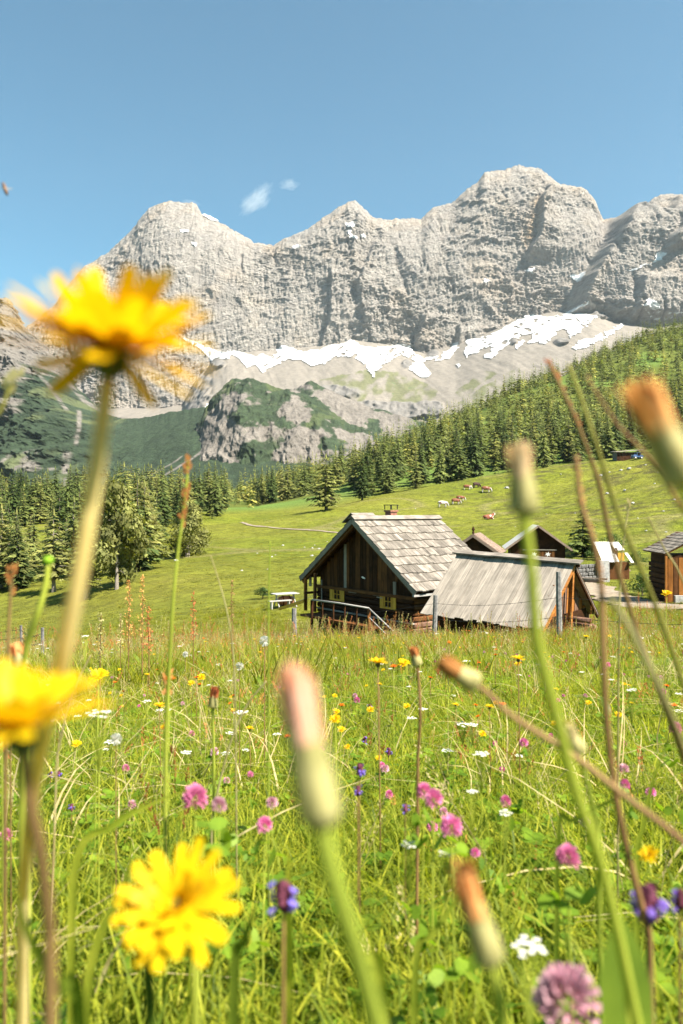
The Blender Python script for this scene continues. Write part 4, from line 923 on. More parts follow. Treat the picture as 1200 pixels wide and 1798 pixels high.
b = MB(); c0 = a0 + upv; v = [c0, c0 + Vector((2, 0, -1.1)), c0 + Vector((2, 3.5, -1.02)), a1 + upv]; b.add(v + [p - Vector((0, 0, .08)) for p in v], [(0,1,2,3),(7,6,5,4),(0,4,5,1),(1,5,6,2),(2,6,7,3),(3,7,4,0)]); b.build('roof_deck', m_shingle, t)
un = upv.normalized(); nv_ = Vector((-1.1, 0, 2.0)).normalized(); gg = random.Random(3)
for r in range(nrow):
    yy = -.05
    while yy < 3.5:
        wd = gg.choice((.22, .26, .30)); dd = (-un + nv_ * .07).normalized(); ax = Vector((0, 1, 0)); nz = ax.cross(dd); nz = nz if nz.z > 0 else -nz; xx = dd.cross(nz)
        piece('shingle', a0 + un * (upv.length * (r + .5) / nrow) + nv_ * .05 + Vector((0, yy + wd / 2, .03 * yy / 3.5)), (wd - .015, .40, .03), m_shingle, t, Matrix((xx, dd, nz)).transposed()); yy += wd
b = MB(); b.beam((.1, .1, 0), (.1, .1, he - .1), .12, .12, up=Vector((0, 1, 0))); b.build('corner_post', m_orange, t)
b = MB(); b.box((.85, -.1, .35), (.7, .25, .7)); b.build('doorstep', m_stone, t)

# hay cabin on the crest and the blue farm vehicle in front of it
q = P(1105, 806, 214); gq = gz(q.x, q.y); t = empty('field_cabin', (q.x, q.y, gq - .3), R(3), 'long low grey cabin alone on the pasture crest before the forest', 'cabin')
b = MB(); b.box((0, 1.5, 1.25), (7.2, 3, 2.5)); b.build('wall', m_stonewall, t)
for k in range(8): piece('wall_plank', (-3.2 + k * .9, -.03, 1.2), (.85, 2.4, .05), m_dark, t, UP)
b = MB(); v = [(-4.1, -.7, 2.45), (4.0, -.7, 3.05), (4.0, 3.6, 3.35), (-4.1, 3.6, 2.75)]; b.add(v + [(p[0], p[1], p[2] + .16) for p in v], [(3,2,1,0),(4,5,6,7),(0,1,5,4),(1,2,6,5),(2,3,7,6),(3,0,4,7)]); b.build('roof', m_board, t)
q = P(1119, 806.5, 208); t = empty('farm_vehicle', (q.x, q.y, gz(q.x, q.y) + .02), R(12), 'small blue open farm vehicle parked before the long cabin', 'vehicle')
m_paint = plain('blue_paint', (.05, .10, .22), .35, (.04, .08, .18), 4, 0, .1, .5); m_rubber = plain('rubber', (.02, .02, .02), .8)
b = MB(); b.box((0, 0, .62), (3.0, 1.4, .35)); b.box((-.95, 0, .95), (1.0, 1.3, .40), taper=.9); b.box((1.0, 0, .92), (.95, 1.35, .3)); b.build('body', m_paint, t)
b = MB(); [b.beam((x_, y_, .85), (x_ * .9 + .05, y_, 1.75), .06, .06, up=Vector((0, 1, 0))) for x_ in (-.4, .55) for y_ in (-.62, .62)]; b.box((.07, 0, 1.78), (1.25, 1.35, .06)); b.build('roll_cage', m_paint, t)
b = MB(); b.beam((-.45, 0, .95), (-.32, 0, 1.5), 1.2, .02); b.build('windscreen', m_glass, t)
for x_ in (-.95, .95):
    for y_ in (-.68, .68):
        b = MB(); M = Matrix.Translation((x_, y_, .36)) @ Matrix.Rotation(math.pi / 2, 4, 'X'); b.lathe([(.2, -.12), (.36, -.10), (.37, 0), (.36, .10), (.2, .12)], 14, M); wo = b.build('wheel', m_rubber, t)
        b = MB(); b.lathe([(.05, -.13), (.20, -.125), (.20, .125), (.05, .13)], 12, M); b.build('rim', m_white, wo)
for y_ in (-.4, .4):
    b = MB(); b.lathe([(.02, -.02), (.12, 0), (.11, .06)], 10, Matrix.Translation((-1.50, y_, .92)) @ Matrix.Rotation(math.pi / 2, 4, 'Y')); b.build('headlight', m_white, t)

# picnic spot left of the hut
q = on_ground(501, 1066, 0); t = empty('picnic_table', q, R(30), 'bleached wooden table with crossed legs left of the big hut', 'table')
tz = .78
for k in range(4): piece('table_board', (0, -.3 + k * .2, tz), (.18, 1.5, .04), m_pole, t, ALONGX)
for x_ in (-.55, .55):
    for s in (-1, 1):
        b = MB(); b.beam((x_, s * .4, 0), (x_, -s * .12, tz - .02), .06, .05, up=Vector((1, 0, 0))); b.build('leg', m_pole, t)
q = on_ground(492, 1070, 0); t = empty('bench', q, R(30), 'low bleached bench beside the wooden table', 'bench')
piece('seat', (0, 0, .45), (.3, 1.4, .05), m_pole, t, ALONGX)
for x_ in (-.55, .55): b = MB(); b.box((x_, 0, .21), (.06, .26, .42)); b.build('leg', m_pole, t)
m_barrel = plain('terracotta', (.52, .20, .12), .7, (.40, .15, .09), 8)
q = on_ground(502, 1064, 0); t = empty('barrel', q, R(20), 'lying salmon-coloured barrel beneath the bleached table', 'barrel')
b = MB(); M = Matrix.Translation((0, 0, .3)) @ Matrix.Rotation(math.pi / 2, 4, 'Y'); b.lathe([(.05, -.42), (.25, -.42), (.30, -.15), (.30, .15), (.25, .42), (.05, .42)], 16, M); bo = b.build('body', m_barrel, t, True)
for z_ in (-.2, .2): b = MB(); b.lathe([(.300, -.03), (.312, -.03), (.312, .03), (.300, .03)], 16, M @ Matrix.Translation((0, 0, z_))); b.build('hoop', m_brown, bo)

# dark stone wall, concrete pillar and timber by the farm track
q0, q1 = on_ground(1012, 1018), on_ground(1046, 1016); b = MB(); dvec = q1 - q0; t = empty('stone_wall', q0, math.atan2(dvec.y, dvec.x), 'dark dry stone wall behind the gable end of the board-roofed shed', 'wall'); LW = dvec.length; g = random.Random(9)
for r in range(4):
    x_ = 0
    while x_ < LW:
        wd = g.choice((.28, .36, .46)); piece('stone', (x_ + wd / 2, g.uniform(-.04, .04), .10 + r * .30), (wd - .02, .42, .285), m_stonewall, t, None, .05); x_ += wd
q = on_ground(1060, 1022); t = link('concrete_pillar', (lambda b: (b.box((0, 0, .75), (.75, .6, 1.7), taper=.92), b.mesh('concrete_pillar'))[1])(MB()), [m_stone]); t.location = q; tag(t, 'squat grey concrete pillar below the white-roofed shed', 'pillar')
t = empty('timber_pile', on_ground(1026, 1023), R(-40), 'pile of weathered beams lying beside the farm track', 'timber pile'); g = random.Random(10)
for k in range(9):
    b = MB(); yy = -.35 + .17 * (k % 5); zz = .08 + .16 * (k // 5); a_ = g.uniform(-.12, .12); b.beam((-1.4, yy - a_, zz), (1.4 + g.uniform(-.3, .3), yy + a_, zz + g.uniform(-.03, .06)), .13, .12); b.build('beam', m_board if k % 2 else m_barge, t)
t = empty('timber_pile', on_ground(1088, 1004), R(10), 'few dark beams lying below the white-roofed shed', 'timber pile')
for k in range(5): b = MB(); b.beam((-.9, -.3 + .15 * k, .1), (.9, -.25 + .14 * k, .1 + .05 * (k % 2)), .12, .11); b.build('beam', m_barge, t)

# ---- tracks
def ribbon(name, label, pts, wid, col, lift):
    pts = smooth_path([on_ground(*p) for p in pts], 10); V = []; g = random.Random(2)
    for i, p in enumerate(pts):
        t_ = (pts[min(i + 1, len(pts) - 1)] - pts[max(i - 1, 0)]); t_.z = 0; t_.normalize(); n = Vector((-t_.y, t_.x, 0)); w_ = wid * g.uniform(.75, 1.25)
        for s in (-1, -.33, .33, 1): q = p + n * (s * w_ / 2); V.append((q.x, q.y, gz(q.x, q.y) + lift + (.0 if abs(s) > .9 else .01)))
    o = link(name, mesh_np(name, V, grid_quads(len(pts), 4), smooth=True), [col]); return tag(o, label, kind='structure')
m_track = plain('gravel_track', (.27, .215, .155), .95, (.16, .125, .085), 3, .03)
ribbon('footpath', 'pale gravel footpath crossing the pasture towards the hut', [(424,918), (440,923), (470,926.5), (500,929), (535,931.5), (570,934.5), (600,938), (640,945)], .8, m_track, .12)
ribbon('farm_track', 'sandy farm track between the shed and the right-hand hut', [(1012,1026), (1032,1030), (1052,1038), (1076,1048), (1102,1057), (1135,1064), (1175,1068), (1220,1070)], 2.6, m_track, .06)

# ---- boulders and cows on the pasture
m_boulder = plain('limestone', (.46, .44, .41), .9, (.24, .23, .22), 3, .03)
def boulder(sd, s):
    g = np.random.default_rng(sd); bm = bmesh.new(); bmesh.ops.create_icosphere(bm, subdivisions=2, radius=1.0)
    for v in bm.verts: k = 1 + .35 * float(perlin(np.array([v.co.x * 1.1 + sd]), np.array([v.co.y * 1.1]), np.array([v.co.z * 1.1]), sd)[0]) * 2; v.co *= k; v.co.z *= .6
    me = bpy.data.meshes.new('boulder'); bm.to_mesh(me); bm.free(); return me
BM = [boulder(k, 1) for k in range(5)]
def place_boulder(px, py, wpx, label, group=None, k=0):
    p = on_ground(px, py); o = link('boulder', BM[k % 5], [m_boulder]); s = wpx / F * p.y / 2 * .72; o.location = p + Vector((0, 0, s * .15)); o.scale = (s, s, s); o.rotation_euler = (0, 0, k * 1.3)
    return tag(o, label, 'boulder', group)
for k, (px, py, w_) in enumerate(((478,978,5),(484,975,4),(497,959,6),(548,977,8),(560,964,7),(549,963,5),(553,958,4),(535,962,4),(425,1003,6),(470,1000,4),(310,985,10),(258,981,10),(452,972,4),(575,952,4))):
    place_boulder(px, py, w_, 'small pale boulder in the grass left of the big hut', 'boulders on the pasture left of the hut', k)
for k, (px, py, w_, lab) in enumerate(((1105,824,9,'pale boulder with a dark shaded face below the long cabin'),(1091,827,8,'flat white boulder left of the shaded boulder below the cabin'),(1055,836,8,'white boulder on the crest slope left of the cabin'),(1067,868,8,'white boulder halfway up the pasture on the right'),(1097,863,7,'grey boulder in the terraced turf at right'),(890,858,11,'flat grey stone slab beside the uppermost cows'),(1134,817,6,'small white boulder to the right below the blue vehicle'),(1070,830,5,'tiny pale boulder beside the white crest boulder'),(1112,884,8,'pale slab in the rough turf at right'))):
    place_boulder(px, py, w_, lab, None, k + 2)
for k, (px, py, w_) in enumerate(((920,880,4),(985,838,4),(960,905,3),(1150,850,5),(1165,900,5),(1185,880,6),(1010,905,4),(1135,935,5),(1120,910,4),(905,925,3),(730,895,3),(1170,935,6),(975,870,3),(1155,830,4))):
    place_boulder(px, py, w_, 'small stone in the pasture turf', 'small stones scattered over the upper pasture', k)
def cow_mat(name, c, scale, lo, hi, legs=.5):
    m, t, b, o = nodes(name); tc = N(t, 'ShaderNodeTexCoord'); oi = N(t, 'ShaderNodeObjectInfo'); nz = N(t, 'ShaderNodeTexNoise', Scale=scale, Detail=1.0); ad = N(t, 'ShaderNodeVectorMath', operation='ADD')
    t.links.new(tc.outputs['Object'], ad.inputs[0]); t.links.new(oi.outputs['Location'], ad.inputs[1]); t.links.new(ad.outputs[0], nz.inputs['Vector'])
    sx = N(t, 'ShaderNodeSeparateXYZ'); t.links.new(tc.outputs['Object'], sx.inputs[0]); hd = N(t, 'ShaderNodeMapRange'); hd.inputs[1].default_value = .95; hd.inputs[2].default_value = 1.15; t.links.new(sx.outputs['X'], hd.inputs[0])
    mx = N(t, 'ShaderNodeMath', operation='ADD'); t.links.new(nz.outputs[0], mx.inputs[0]); t.links.new(hd.outputs[0], mx.inputs[1])
    lg = N(t, 'ShaderNodeMapRange'); lg.inputs[1].default_value = .62; lg.inputs[2].default_value = .48; lg.inputs[3].default_value = 0; lg.inputs[4].default_value = legs; t.links.new(sx.outputs['Z'], lg.inputs[0]); mx2 = N(t, 'ShaderNodeMath', operation='ADD'); t.links.new(mx.outputs[0], mx2.inputs[0]); t.links.new(lg.outputs[0], mx2.inputs[1])
    t.links.new(ramp2(t, mx2.outputs[0], c, (.50, .45, .40), lo, hi), b.inputs['Base Color']); b.inputs['Roughness'].default_value = .8; return m
m_cow_b = cow_mat('brown_white_hide', (.15, .045, .016), 1.3, .64, .70); m_cow_w = cow_mat('white_brown_hide', (.12, .06, .04), 2.2, .42, .47)
m_cow_l = cow_mat('red_white_hide', (.17, .045, .016), 1.5, .55, .62, 0.0)
m_horn = plain('horn', (.5, .45, .38), .6)
def cow_mesh(lying=False):
    """one continuous body grown over a skeleton: head down grazing, or lying"""
    bm = bmesh.new(); lay = bm.verts.layers.skin.verify(); z0 = .42 if lying else .98
    def v(x, y, z, r, ry=None, root=False):
        q = bm.verts.new((x, y, z)); q[lay].radius = (r, ry or r); q[lay].use_root = root; return q
    hip = v(-.55, 0, z0 + .04, .33, .36, True); mid = v(0, 0, z0 - .02, .36, .40); sh = v(.50, 0, z0 + .02, .31, .38); rump = v(-.88, 0, z0 + .02, .22, .26)
    if lying: nk, hd, mz = v(.85, 0, z0 + .30, .19), v(1.08, .05, z0 + .48, .14), v(1.36, .1, z0 + .36, .09)
    else: nk, hd, mz = v(.84, 0, z0 - .08, .19, .24), v(1.10, 0, z0 - .42, .14, .15), v(1.22, 0, z0 - .76, .09, .1)
    for a, b in ((rump, hip), (hip, mid), (mid, sh), (sh, nk), (nk, hd), (hd, mz)): bm.edges.new((a, b))
    tl = v(-1.02, 0, z0 - .05, .05); t2 = v(-1.06, 0, z0 - .5 if not lying else .1, .035); bm.edges.new((rump, tl)); bm.edges.new((tl, t2))
    for s in (-1, 1):
        if lying:
            a = v(.55, s * .22, .2, .12); b = v(.85, s * .25, .08, .07); bm.edges.new((sh, a)); bm.edges.new((a, b)); a = v(-.5, s * .34, .2, .16); b = v(-.1, s * .42, .08, .07); bm.edges.new((hip, a)); bm.edges.new((a, b))
        else:
            a = v(.52, s * .20, .66, .13); b = v(.55, s * .20, .36, .10); c = v(.52, s * .20, .04, .085); bm.edges.new((sh, a)); bm.edges.new((a, b)); bm.edges.new((b, c))
            a = v(-.60, s * .21, .70, .17); b = v(-.80, s * .21, .44, .11); c = v(-.74, s * .21, .04, .085); bm.edges.new((hip, a)); bm.edges.new((a, b)); bm.edges.new((b, c))
        e = v(1.03 if not lying else 1.0, s * .2, z0 - .30 if not lying else z0 + .52, .04); bm.edges.new((hd, e))
    me = bpy.data.meshes.new('cow'); bm.to_mesh(me); bm.free(); return me
CM = {False: cow_mesh(), True: cow_mesh(True)}
def cow(px, py, rz, m, label, lying=False, s=1.0):
    p = on_ground(px, py); me = CM[lying].copy(); o = link('cow', me, [m]); sk = o.modifiers.new('skin', 'SKIN'); sk.use_smooth_shade = True; sb = o.modifiers.new('sub', 'SUBSURF'); sb.levels = sb.render_levels = 1
    o.location = p; o.rotation_euler = (0, 0, R(rz)); s *= 1.12; o.scale = (s, s, s * 1.06); tag(o, label, 'cow', 'cattle grazing on the upper pasture')
    for sd in (-1, 1):
        b = MB(); z0 = .42 if lying else .98; zh = z0 + .58 if lying else z0 - .26; b.tube([(1.06, sd * .08, zh), (1.04, sd * .2, zh + .1), (1.08, sd * .22, zh + .2)], [.03, .025, .008], 5); b.build('horn', m_horn, o)
cow(778, 893, 5, m_cow_w, 'white cow with brown spots, furthest left of the herd', s=1.05)
cow(801, 886, 8, m_cow_b, 'brown and white cow grazing right of the white cow', s=1.0)
cow(809, 881, -5, m_cow_b, 'brown cow standing just behind another brown cow', s=.95)
cow(821, 863, -8, m_cow_b, 'brown cow with white legs at the left of the upper three', s=.95)
cow(837, 857, 25, plain('dark_hide', (.05, .022, .014), .8, (.03, .014, .01), 3), 'dark brown cow highest up by the forest edge', s=1.0)
cow(854, 868, -6, m_cow_b, 'reddish cow grazing at the right of the upper three', s=1.1)
cow(858, 913, 20, m_cow_l, 'red and white cow lying alone below the herd', True, 1.15)

# ---- pasture fence in front of the hut
m_post = wood('fence_post_wood', (.24, .225, .21), (.10, .095, .09), .9, 22, .9, .25)
FP = []
fence = empty('wire_fence', on_ground(640, 1128), label='barbed wire fence on weathered posts in front of the big hut', cat='fence'); fl = fence.location.copy()
for (px, pt, pb, d, wpx, lean) in ((517, 1068, 1118, 23.0, 9, 0), (765, 1045, 1108, 19.5, 8.5, -.03), (981, 1004, 1110, 15.0, 10, .01), (37, 1098, 1150, 15.0, 5, .02), (75, 1102, 1150, 13.0, 6, 0)):
    tp = P(px, pt, d); zgr = gz(tp.x, d); w_ = wpx / F * d; b = MB(); g = random.Random(px)
    base_p = Vector((tp.x + lean, d, zgr - .2)) - fl; tt = tp - fl
    b.tube([base_p, base_p.lerp(tt, .35) + Vector((g.uniform(-.01, .01), 0, 0)), base_p.lerp(tt, .7), tt], [w_ * .55, w_ * .52, w_ * .5, w_ * .46], 7)
    po = b.build('post', m_post, fence); FP.append((px, tp, zgr))
def wire(pts, r=.004):
    b = MB(); pts = [Vector(p) - fl for p in pts]; out = []
    for a, c in zip(pts[:-1], pts[1:]):
        for k in range(12): f = k / 12; out.append(a.lerp(c, f) - Vector((0, 0, .10 * math.sin(math.pi * f))))
    out.append(pts[-1]); b.tube(out, r, 4)
    for i in range(2, len(out) - 1): 
        for s in (-1, 1): b.beam(out[i] + Vector((0, 0, -.02)), out[i] + Vector((.02 * s, 0, .02)), .004, .004)
    b.build('wire', m_black, fence)
for dz in (.22, .62):
    wire([FP[0][1] + Vector((0, 0, -dz)), FP[1][1] + Vector((0, 0, -dz)), FP[2][1] + Vector((0, 0, -dz - .3)), FP[2][1] + Vector((4, -2, -dz - .1))])
    wire([FP[4][1] + Vector((0, 0, -dz * .4)), FP[3][1] + Vector((0, 0, -dz * .4)), FP[3][1] + Vector((-4, 1, -dz * .4 - .3))])
# ------------------------------------------------------------------ the flowering meadow
m_turf = leaf('short_grass', (.285, .315, .030), (.150, .190, .014), .58, .5, 30, .46)
m_blade = leaf('long_grass', (.285, .305, .036), (.155, .20, .018), .58, .45, 20, .50)
m_tuss = leaf('tussock_grass', (.265, .265, .026), (.165, .175, .016), .54, .6, 6, .28)
m_straw = leaf('dry_straw', (.42, .36, .17), (.30, .24, .10), .3, .7, 40, .25)
m_clover = leaf('clover_leaf', (.175, .27, .022), (.115, .19, .016), .52, .45, 60, .28)
m_broad = leaf('broad_leaf', (.15, .21, .024), (.09, .14, .017), .46, .4, 25, .25)
m_stemg = leaf('green_stem', (.36, .40, .055), (.28, .32, .04), .3, .5, 20, .15)
m_stemb = leaf('brown_stem', (.26, .16, .06), (.17, .10, .04), .2, .6, 30, .2)
m_yel = leaf('yellow_petal', (.70, .49, .006), (.60, .38, .005), .42, .5, 90, .07, tcol=(1.1, 1.0, .6))
m_org = leaf('orange_petal', (.72, .22, .015), (.60, .15, .01), .4, .5, 90, .12, tcol=(1.1, .9, .6))
m_pink = leaf('pink_floret', (.70, .26, .44), (.58, .15, .32), .36, .55, 160, .14, tcol=(1.1, .9, 1.0))
m_pale = leaf('pale_pink_floret', (.66, .42, .46), (.60, .30, .38), .36, .55, 160, .1, tcol=(1, .95, 1))
m_purple = leaf('violet_floret', (.20, .13, .46), (.12, .07, .30), .34, .5, 160, .2, tcol=(1, .9, 1.1))
m_maroon = leaf('maroon_calyx', (.16, .045, .07), (.09, .025, .04), .2, .6, 120, .2, tcol=(1.1, .8, .8))
m_whitef = leaf('white_floret', (.74, .72, .64), (.64, .62, .54), .3, .6, 160, .08, tcol=(1, 1, 1))
m_calyx = leaf('green_calyx', (.13, .16, .045), (.06, .075, .028), .12, .6, 150, .15)
m_rust = leaf('rusty_seed', (.50, .20, .065), (.33, .11, .035), .3, .7, 60, .2, tcol=(1.1, .9, .7))
def blades(n, h0, h1, wd, rad, lean, seg, seed, curl=.5):
    g = np.random.default_rng(seed); V, Q, T = [], [], []
    for k in range(n):
        a = g.uniform(0, 6.283); r = rad * math.sqrt(g.random()); bx, by = r * math.cos(a), r * math.sin(a)
        az = a + g.normal() * .9; h = g.uniform(h0, h1); l = lean * g.uniform(.25, 1.3); w_ = wd * g.uniform(.6, 1.25); fa = az + math.pi / 2 + g.normal() * .5
        i = len(V); L = h
        for s in range(seg + 1):
            f = s / seg; out = L * (l * f * .55 + l * curl * f * f); z = L * f * (1 - .28 * l * f * f * (1 + curl)) - .006
            x, y = bx + math.cos(az) * out, by + math.sin(az) * out; ww = w_ * (1 - f ** 1.7) * .5
            if s < seg: V += [(x - math.cos(fa) * ww, y - math.sin(fa) * ww, z), (x + math.cos(fa) * ww, y + math.sin(fa) * ww, z)]
            else: V.append((x, y, z))
        for s in range(seg - 1): Q.append((i + 2*s, i + 2*s + 1, i + 2*s + 3, i + 2*s + 2))
        T.append((i + 2*(seg-1), i + 2*(seg-1) + 1, i + 2*seg))
    return np.array(V), np.array(Q).reshape(-1, 4), np.array(T)
def proto_mesh(name, vqt, m):
    V, Q, T = vqt; me = mesh_np(name, V, Q, T); me.materials.append(m); return me
def disc_leaf(mb, c, nrm, r, n=7, mi=0, squash=1.0, dirv=None):
    nrm = Vector(nrm).normalized(); u = nrm.orthogonal().normalized() if dirv is None else (Vector(dirv) - nrm * Vector(dirv).dot(nrm)).normalized(); v = nrm.cross(u)
    vs = [Vector(c) + u * (r * math.cos(6.283 * k / n)) + v * (r * squash * math.sin(6.283 * k / n)) for k in range(n)]
    mb.add(vs, [tuple(range(n))], mi)
def trefoil_patch(seed):
    g = random.Random(seed); mb = MB()
    for k in range(7):
        a = g.uniform(0, 6.28); r = .045 * math.sqrt(g.random()); x, y = r * math.cos(a), r * math.sin(a); h = g.uniform(.02, .065); s = g.uniform(.0055, .0095)
        mb.tube([(x * .5, y * .5, 0), (x, y, h)], .0008, 3, 1, False); t = Vector((g.uniform(-.4, .4), g.uniform(-.4, .4), 1))
        a0 = g.uniform(0, 6.28)
        for q in range(3):
            aa = a0 + q * 2.094; dv = Vector((math.cos(aa), math.sin(aa), g.uniform(-.1, .35))); disc_leaf(mb, Vector((x, y, h)) + dv * s * .85, (t - dv * g.uniform(-.1, .3)), s, 6, 0, .82, dv)
    me = mb.mesh('trefoil'); me.materials.append(m_clover); me.materials.append(m_stemg); return me
def lance_leaf(mb, base, az, L, wd, rise, droop, mi=0, seg=6, fold=.25):
    base = Vector(base); vs = []; ca, sa_ = math.cos(az), math.sin(az)
    for s in range(seg + 1):
        f = s / seg; w_ = wd * math.sin(math.pi * min(.06 + f * .94, 1)) ** .8 * .5 + .0004; p = base + Vector((ca, sa_, 0)) * (L * f) + Vector((0, 0, rise * L * f - droop * L * f * f)); n = Vector((-sa_, ca, 0))
        vs += [p - n * w_ + Vector((0, 0, fold * w_)), p, p + n * w_ + Vector((0, 0, fold * w_))]
    fs = []
    for s in range(seg):
        i = 3 * s; fs += [(i, i + 1, i + 4, i + 3), (i + 1, i + 2, i + 5, i + 4)]
    mb.add(vs, fs, mi)
def rosette(seed, L, wd, n):
    g = random.Random(seed); mb = MB()
    for k in range(n): lance_leaf(mb, (0, 0, 0), 6.283 * k / n + g.uniform(-.4, .4), L * g.uniform(.6, 1.2), wd * g.uniform(.7, 1.2), g.uniform(.4, 1.3), g.uniform(.2, .8))
    me = mb.mesh('rosette', True); me.materials.append(m_broad); return me
def straw(seed, h, kind):
    g = random.Random(seed); mb = MB()
    for q in range(3):
        lean = Vector((g.uniform(-.25, .25), g.uniform(-.25, .25), 0)); hh = h * g.uniform(.7, 1.15); b0 = Vector((g.uniform(-.03, .03), g.uniform(-.03, .03), 0))
        pts = [b0 + lean * hh * f * f + Vector((0, 0, hh * f)) for f in (0, .35, .7, 1)]; mb.tube(pts, [.0011, .0010, .0008, .0005], 3, 1, False)
        for k in range(16 if kind == 0 else 26):
            f = g.uniform(.76, 1.0) if kind == 0 else g.uniform(.60, 1.0); p = b0 + lean * hh * f * f + Vector((0, 0, hh * f)); a = g.uniform(0, 6.28); r = (.002 if kind == 0 else .022 * (1.05 - f) * 2.4)
            c = p + Vector((math.cos(a) * r, math.sin(a) * r, g.uniform(-.004, .010))); s = .0045 if kind == 0 else .0035
            mb.add([c + Vector((-s * .5, 0, 0)), c + Vector((s * .5, .0, 0)), c + Vector((math.cos(a) * s, math.sin(a) * s, s * 2.0))], [(0, 1, 2)], 0)
    me = mb.mesh('straw'); me.materials.append(m_straw if kind else m_rust); me.materials.append(m_straw if seed % 2 else m_stemg); return me
def dock(seed, h):
    """tall weed with knotted seed clusters"""
    g = random.Random(seed); mb = MB(); lean = Vector((g.uniform(-.15, .15), g.uniform(-.15, .15), 0)); P_ = lambda f: lean * h * f * f + Vector((0, 0, h * f))
    mb.tube([P_(f) for f in (0, .3, .6, 1)], [.005, .0045, .0035, .002], 4, 1, False)
    for k in range(120):
        f = g.uniform(.38, 1.0); p = P_(f); a = g.uniform(0, 6.28); br = .065 * (1.15 - f) * g.random(); c = p + Vector((math.cos(a) * br, math.sin(a) * br, br * 1.1)); s = .012
        mb.add([c + Vector((g.uniform(-s, s), g.uniform(-s, s), g.uniform(-s, s))) for _ in range(3)], [(0, 1, 2)], 0)
    for k in range(5): lance_leaf(mb, P_(.05 + .09 * k), g.uniform(0, 6.28), .16 * g.uniform(.6, 1.2), .045, .8, .7, 2)
    return mb
def hide_proto(me, coll):
    o = bpy.data.objects.new(me.name, me); coll.objects.link(o); return o
def scatter(name, label, meshes, pts, scl, seed, tilt=.18, kind='stuff'):
    """one object of many plants: a point mesh whose node tree puts a plant on every point"""
    g = np.random.default_rng(seed); n = len(pts)
    coll = bpy.data.collections.new(name + '_kinds')
    for k, me in enumerate(meshes): o = bpy.data.objects.new('%s_kind_%02d' % (name, k), me); coll.objects.link(o)
    me = bpy.data.meshes.new(name); me.vertices.add(n); me.vertices.foreach_set('co', np.asarray(pts, np.float32).ravel())
    rot = np.stack([g.normal(0, tilt, n), g.normal(0, tilt, n), g.uniform(0, 6.283, n)], 1).astype(np.float32)
    a = me.attributes.new('spin', 'FLOAT_VECTOR', 'POINT'); a.data.foreach_set('vector', rot.ravel())
    a = me.attributes.new('size', 'FLOAT', 'POINT'); a.data.foreach_set('value', np.asarray(scl, np.float32))
    a = me.attributes.new('pick', 'INT', 'POINT'); a.data.foreach_set('value', g.integers(0, len(meshes), n).astype(np.int32))
    me.update(); ob = link(name, me); tag(ob, label, kind=kind)
    ng = bpy.data.node_groups.new(name, 'GeometryNodeTree'); ng.interface.new_socket('Geometry', in_out='INPUT', socket_type='NodeSocketGeometry'); ng.interface.new_socket('Geometry', in_out='OUTPUT', socket_type='NodeSocketGeometry')
    gi = ng.nodes.new('NodeGroupInput'); go = ng.nodes.new('NodeGroupOutput'); ip = ng.nodes.new('GeometryNodeInstanceOnPoints'); ci = ng.nodes.new('GeometryNodeCollectionInfo')
    ci.inputs['Collection'].default_value = coll; ci.inputs['Separate Children'].default_value = True; ci.inputs['Reset Children'].default_value = True
    def na(nm, ty): q = ng.nodes.new('GeometryNodeInputNamedAttribute'); q.data_type = ty; q.inputs['Name'].default_value = nm; return next(s for s in q.outputs if s.enabled and s.name == 'Attribute')
    L = ng.links.new; L(gi.outputs[0], ip.inputs['Points']); L(ci.outputs[0], ip.inputs['Instance']); ip.inputs['Pick Instance'].default_value = True
    L(na('pick', 'INT'), ip.inputs['Instance Index']); L(na('spin', 'FLOAT_VECTOR'), ip.inputs['Rotation']); L(na('size', 'FLOAT'), ip.inputs['Scale']); L(ip.outputs[0], go.inputs[0])
    mo = ob.modifiers.new('plants', 'NODES'); mo.node_group = ng; return ob
def spots(rho, d0, d1, seed, margin=.6, back=0.0, ang=.50, patch=None):
    """random ground points, rho(d) per square metre, over the wedge in view and a margin round it"""
    g = np.random.default_rng(seed); dd = np.geomspace(d0, d1, 400); half = ang * dd + margin; dens = np.array([rho(q) for q in dd]) * 2 * half
    cum = np.concatenate([[0], np.cumsum((dens[1:] + dens[:-1]) / 2 * np.diff(dd))]); n = int(cum[-1]); d = np.interp(g.uniform(0, cum[-1], n), cum, dd)
    x = g.uniform(-1, 1, n) * (ang * d + margin)
    if patch is not None: k = g.random(n) < patch(x, d); x, d = x[k], d[k]
    # keep plants out of houses and off the tracks
    loc = np.stack([x - hut.location.x, d - hut.location.y], 1); ca, sa_ = math.cos(-HA), math.sin(-HA); hx_, hy_ = loc[:, 0] * ca - loc[:, 1] * sa_, loc[:, 0] * sa_ + loc[:, 1] * ca
    ok = ~((np.abs(hx_) < 3.2) & (hy_ > -.3) & (hy_ < LEN))
    ca, sa_ = math.cos(-sa), math.sin(-sa); lx_ = (x - shed.location.x) * ca - (d - shed.location.y) * sa_; ly_ = (x - shed.location.x) * sa_ + (d - shed.location.y) * ca
    ok &= ~((lx_ > -.2) & (lx_ < RL) & (np.abs(ly_) < 1.9))
    z = ground(x, d); ppx, ppy = CX + F * x / d, CY - F * z / d
    ok &= ~((ppx > 1010) & (np.abs(ppy - np.interp(ppx, [1012, 1052, 1102, 1175, 1250], [1027, 1039, 1058, 1069, 1071])) < 7) & (d > 30))
    return np.stack([x, d, z], 1)[ok], g
def pw(*st):
    return lambda d: float(np.interp(math.log(d), [math.log(a) for a, b in st], [b for a, b in st]))
TM = [proto_mesh('turf', blades(28, .035, .100, .0036, .045, 1.15, 4, k), m_turf) for k in range(5)]
p_, g_ = spots(pw((.25, 1500), (1.2, 1300), (2.5, 600), (5, 260), (10, 110)), .25, 11, 1, 1.2, ang=.55)
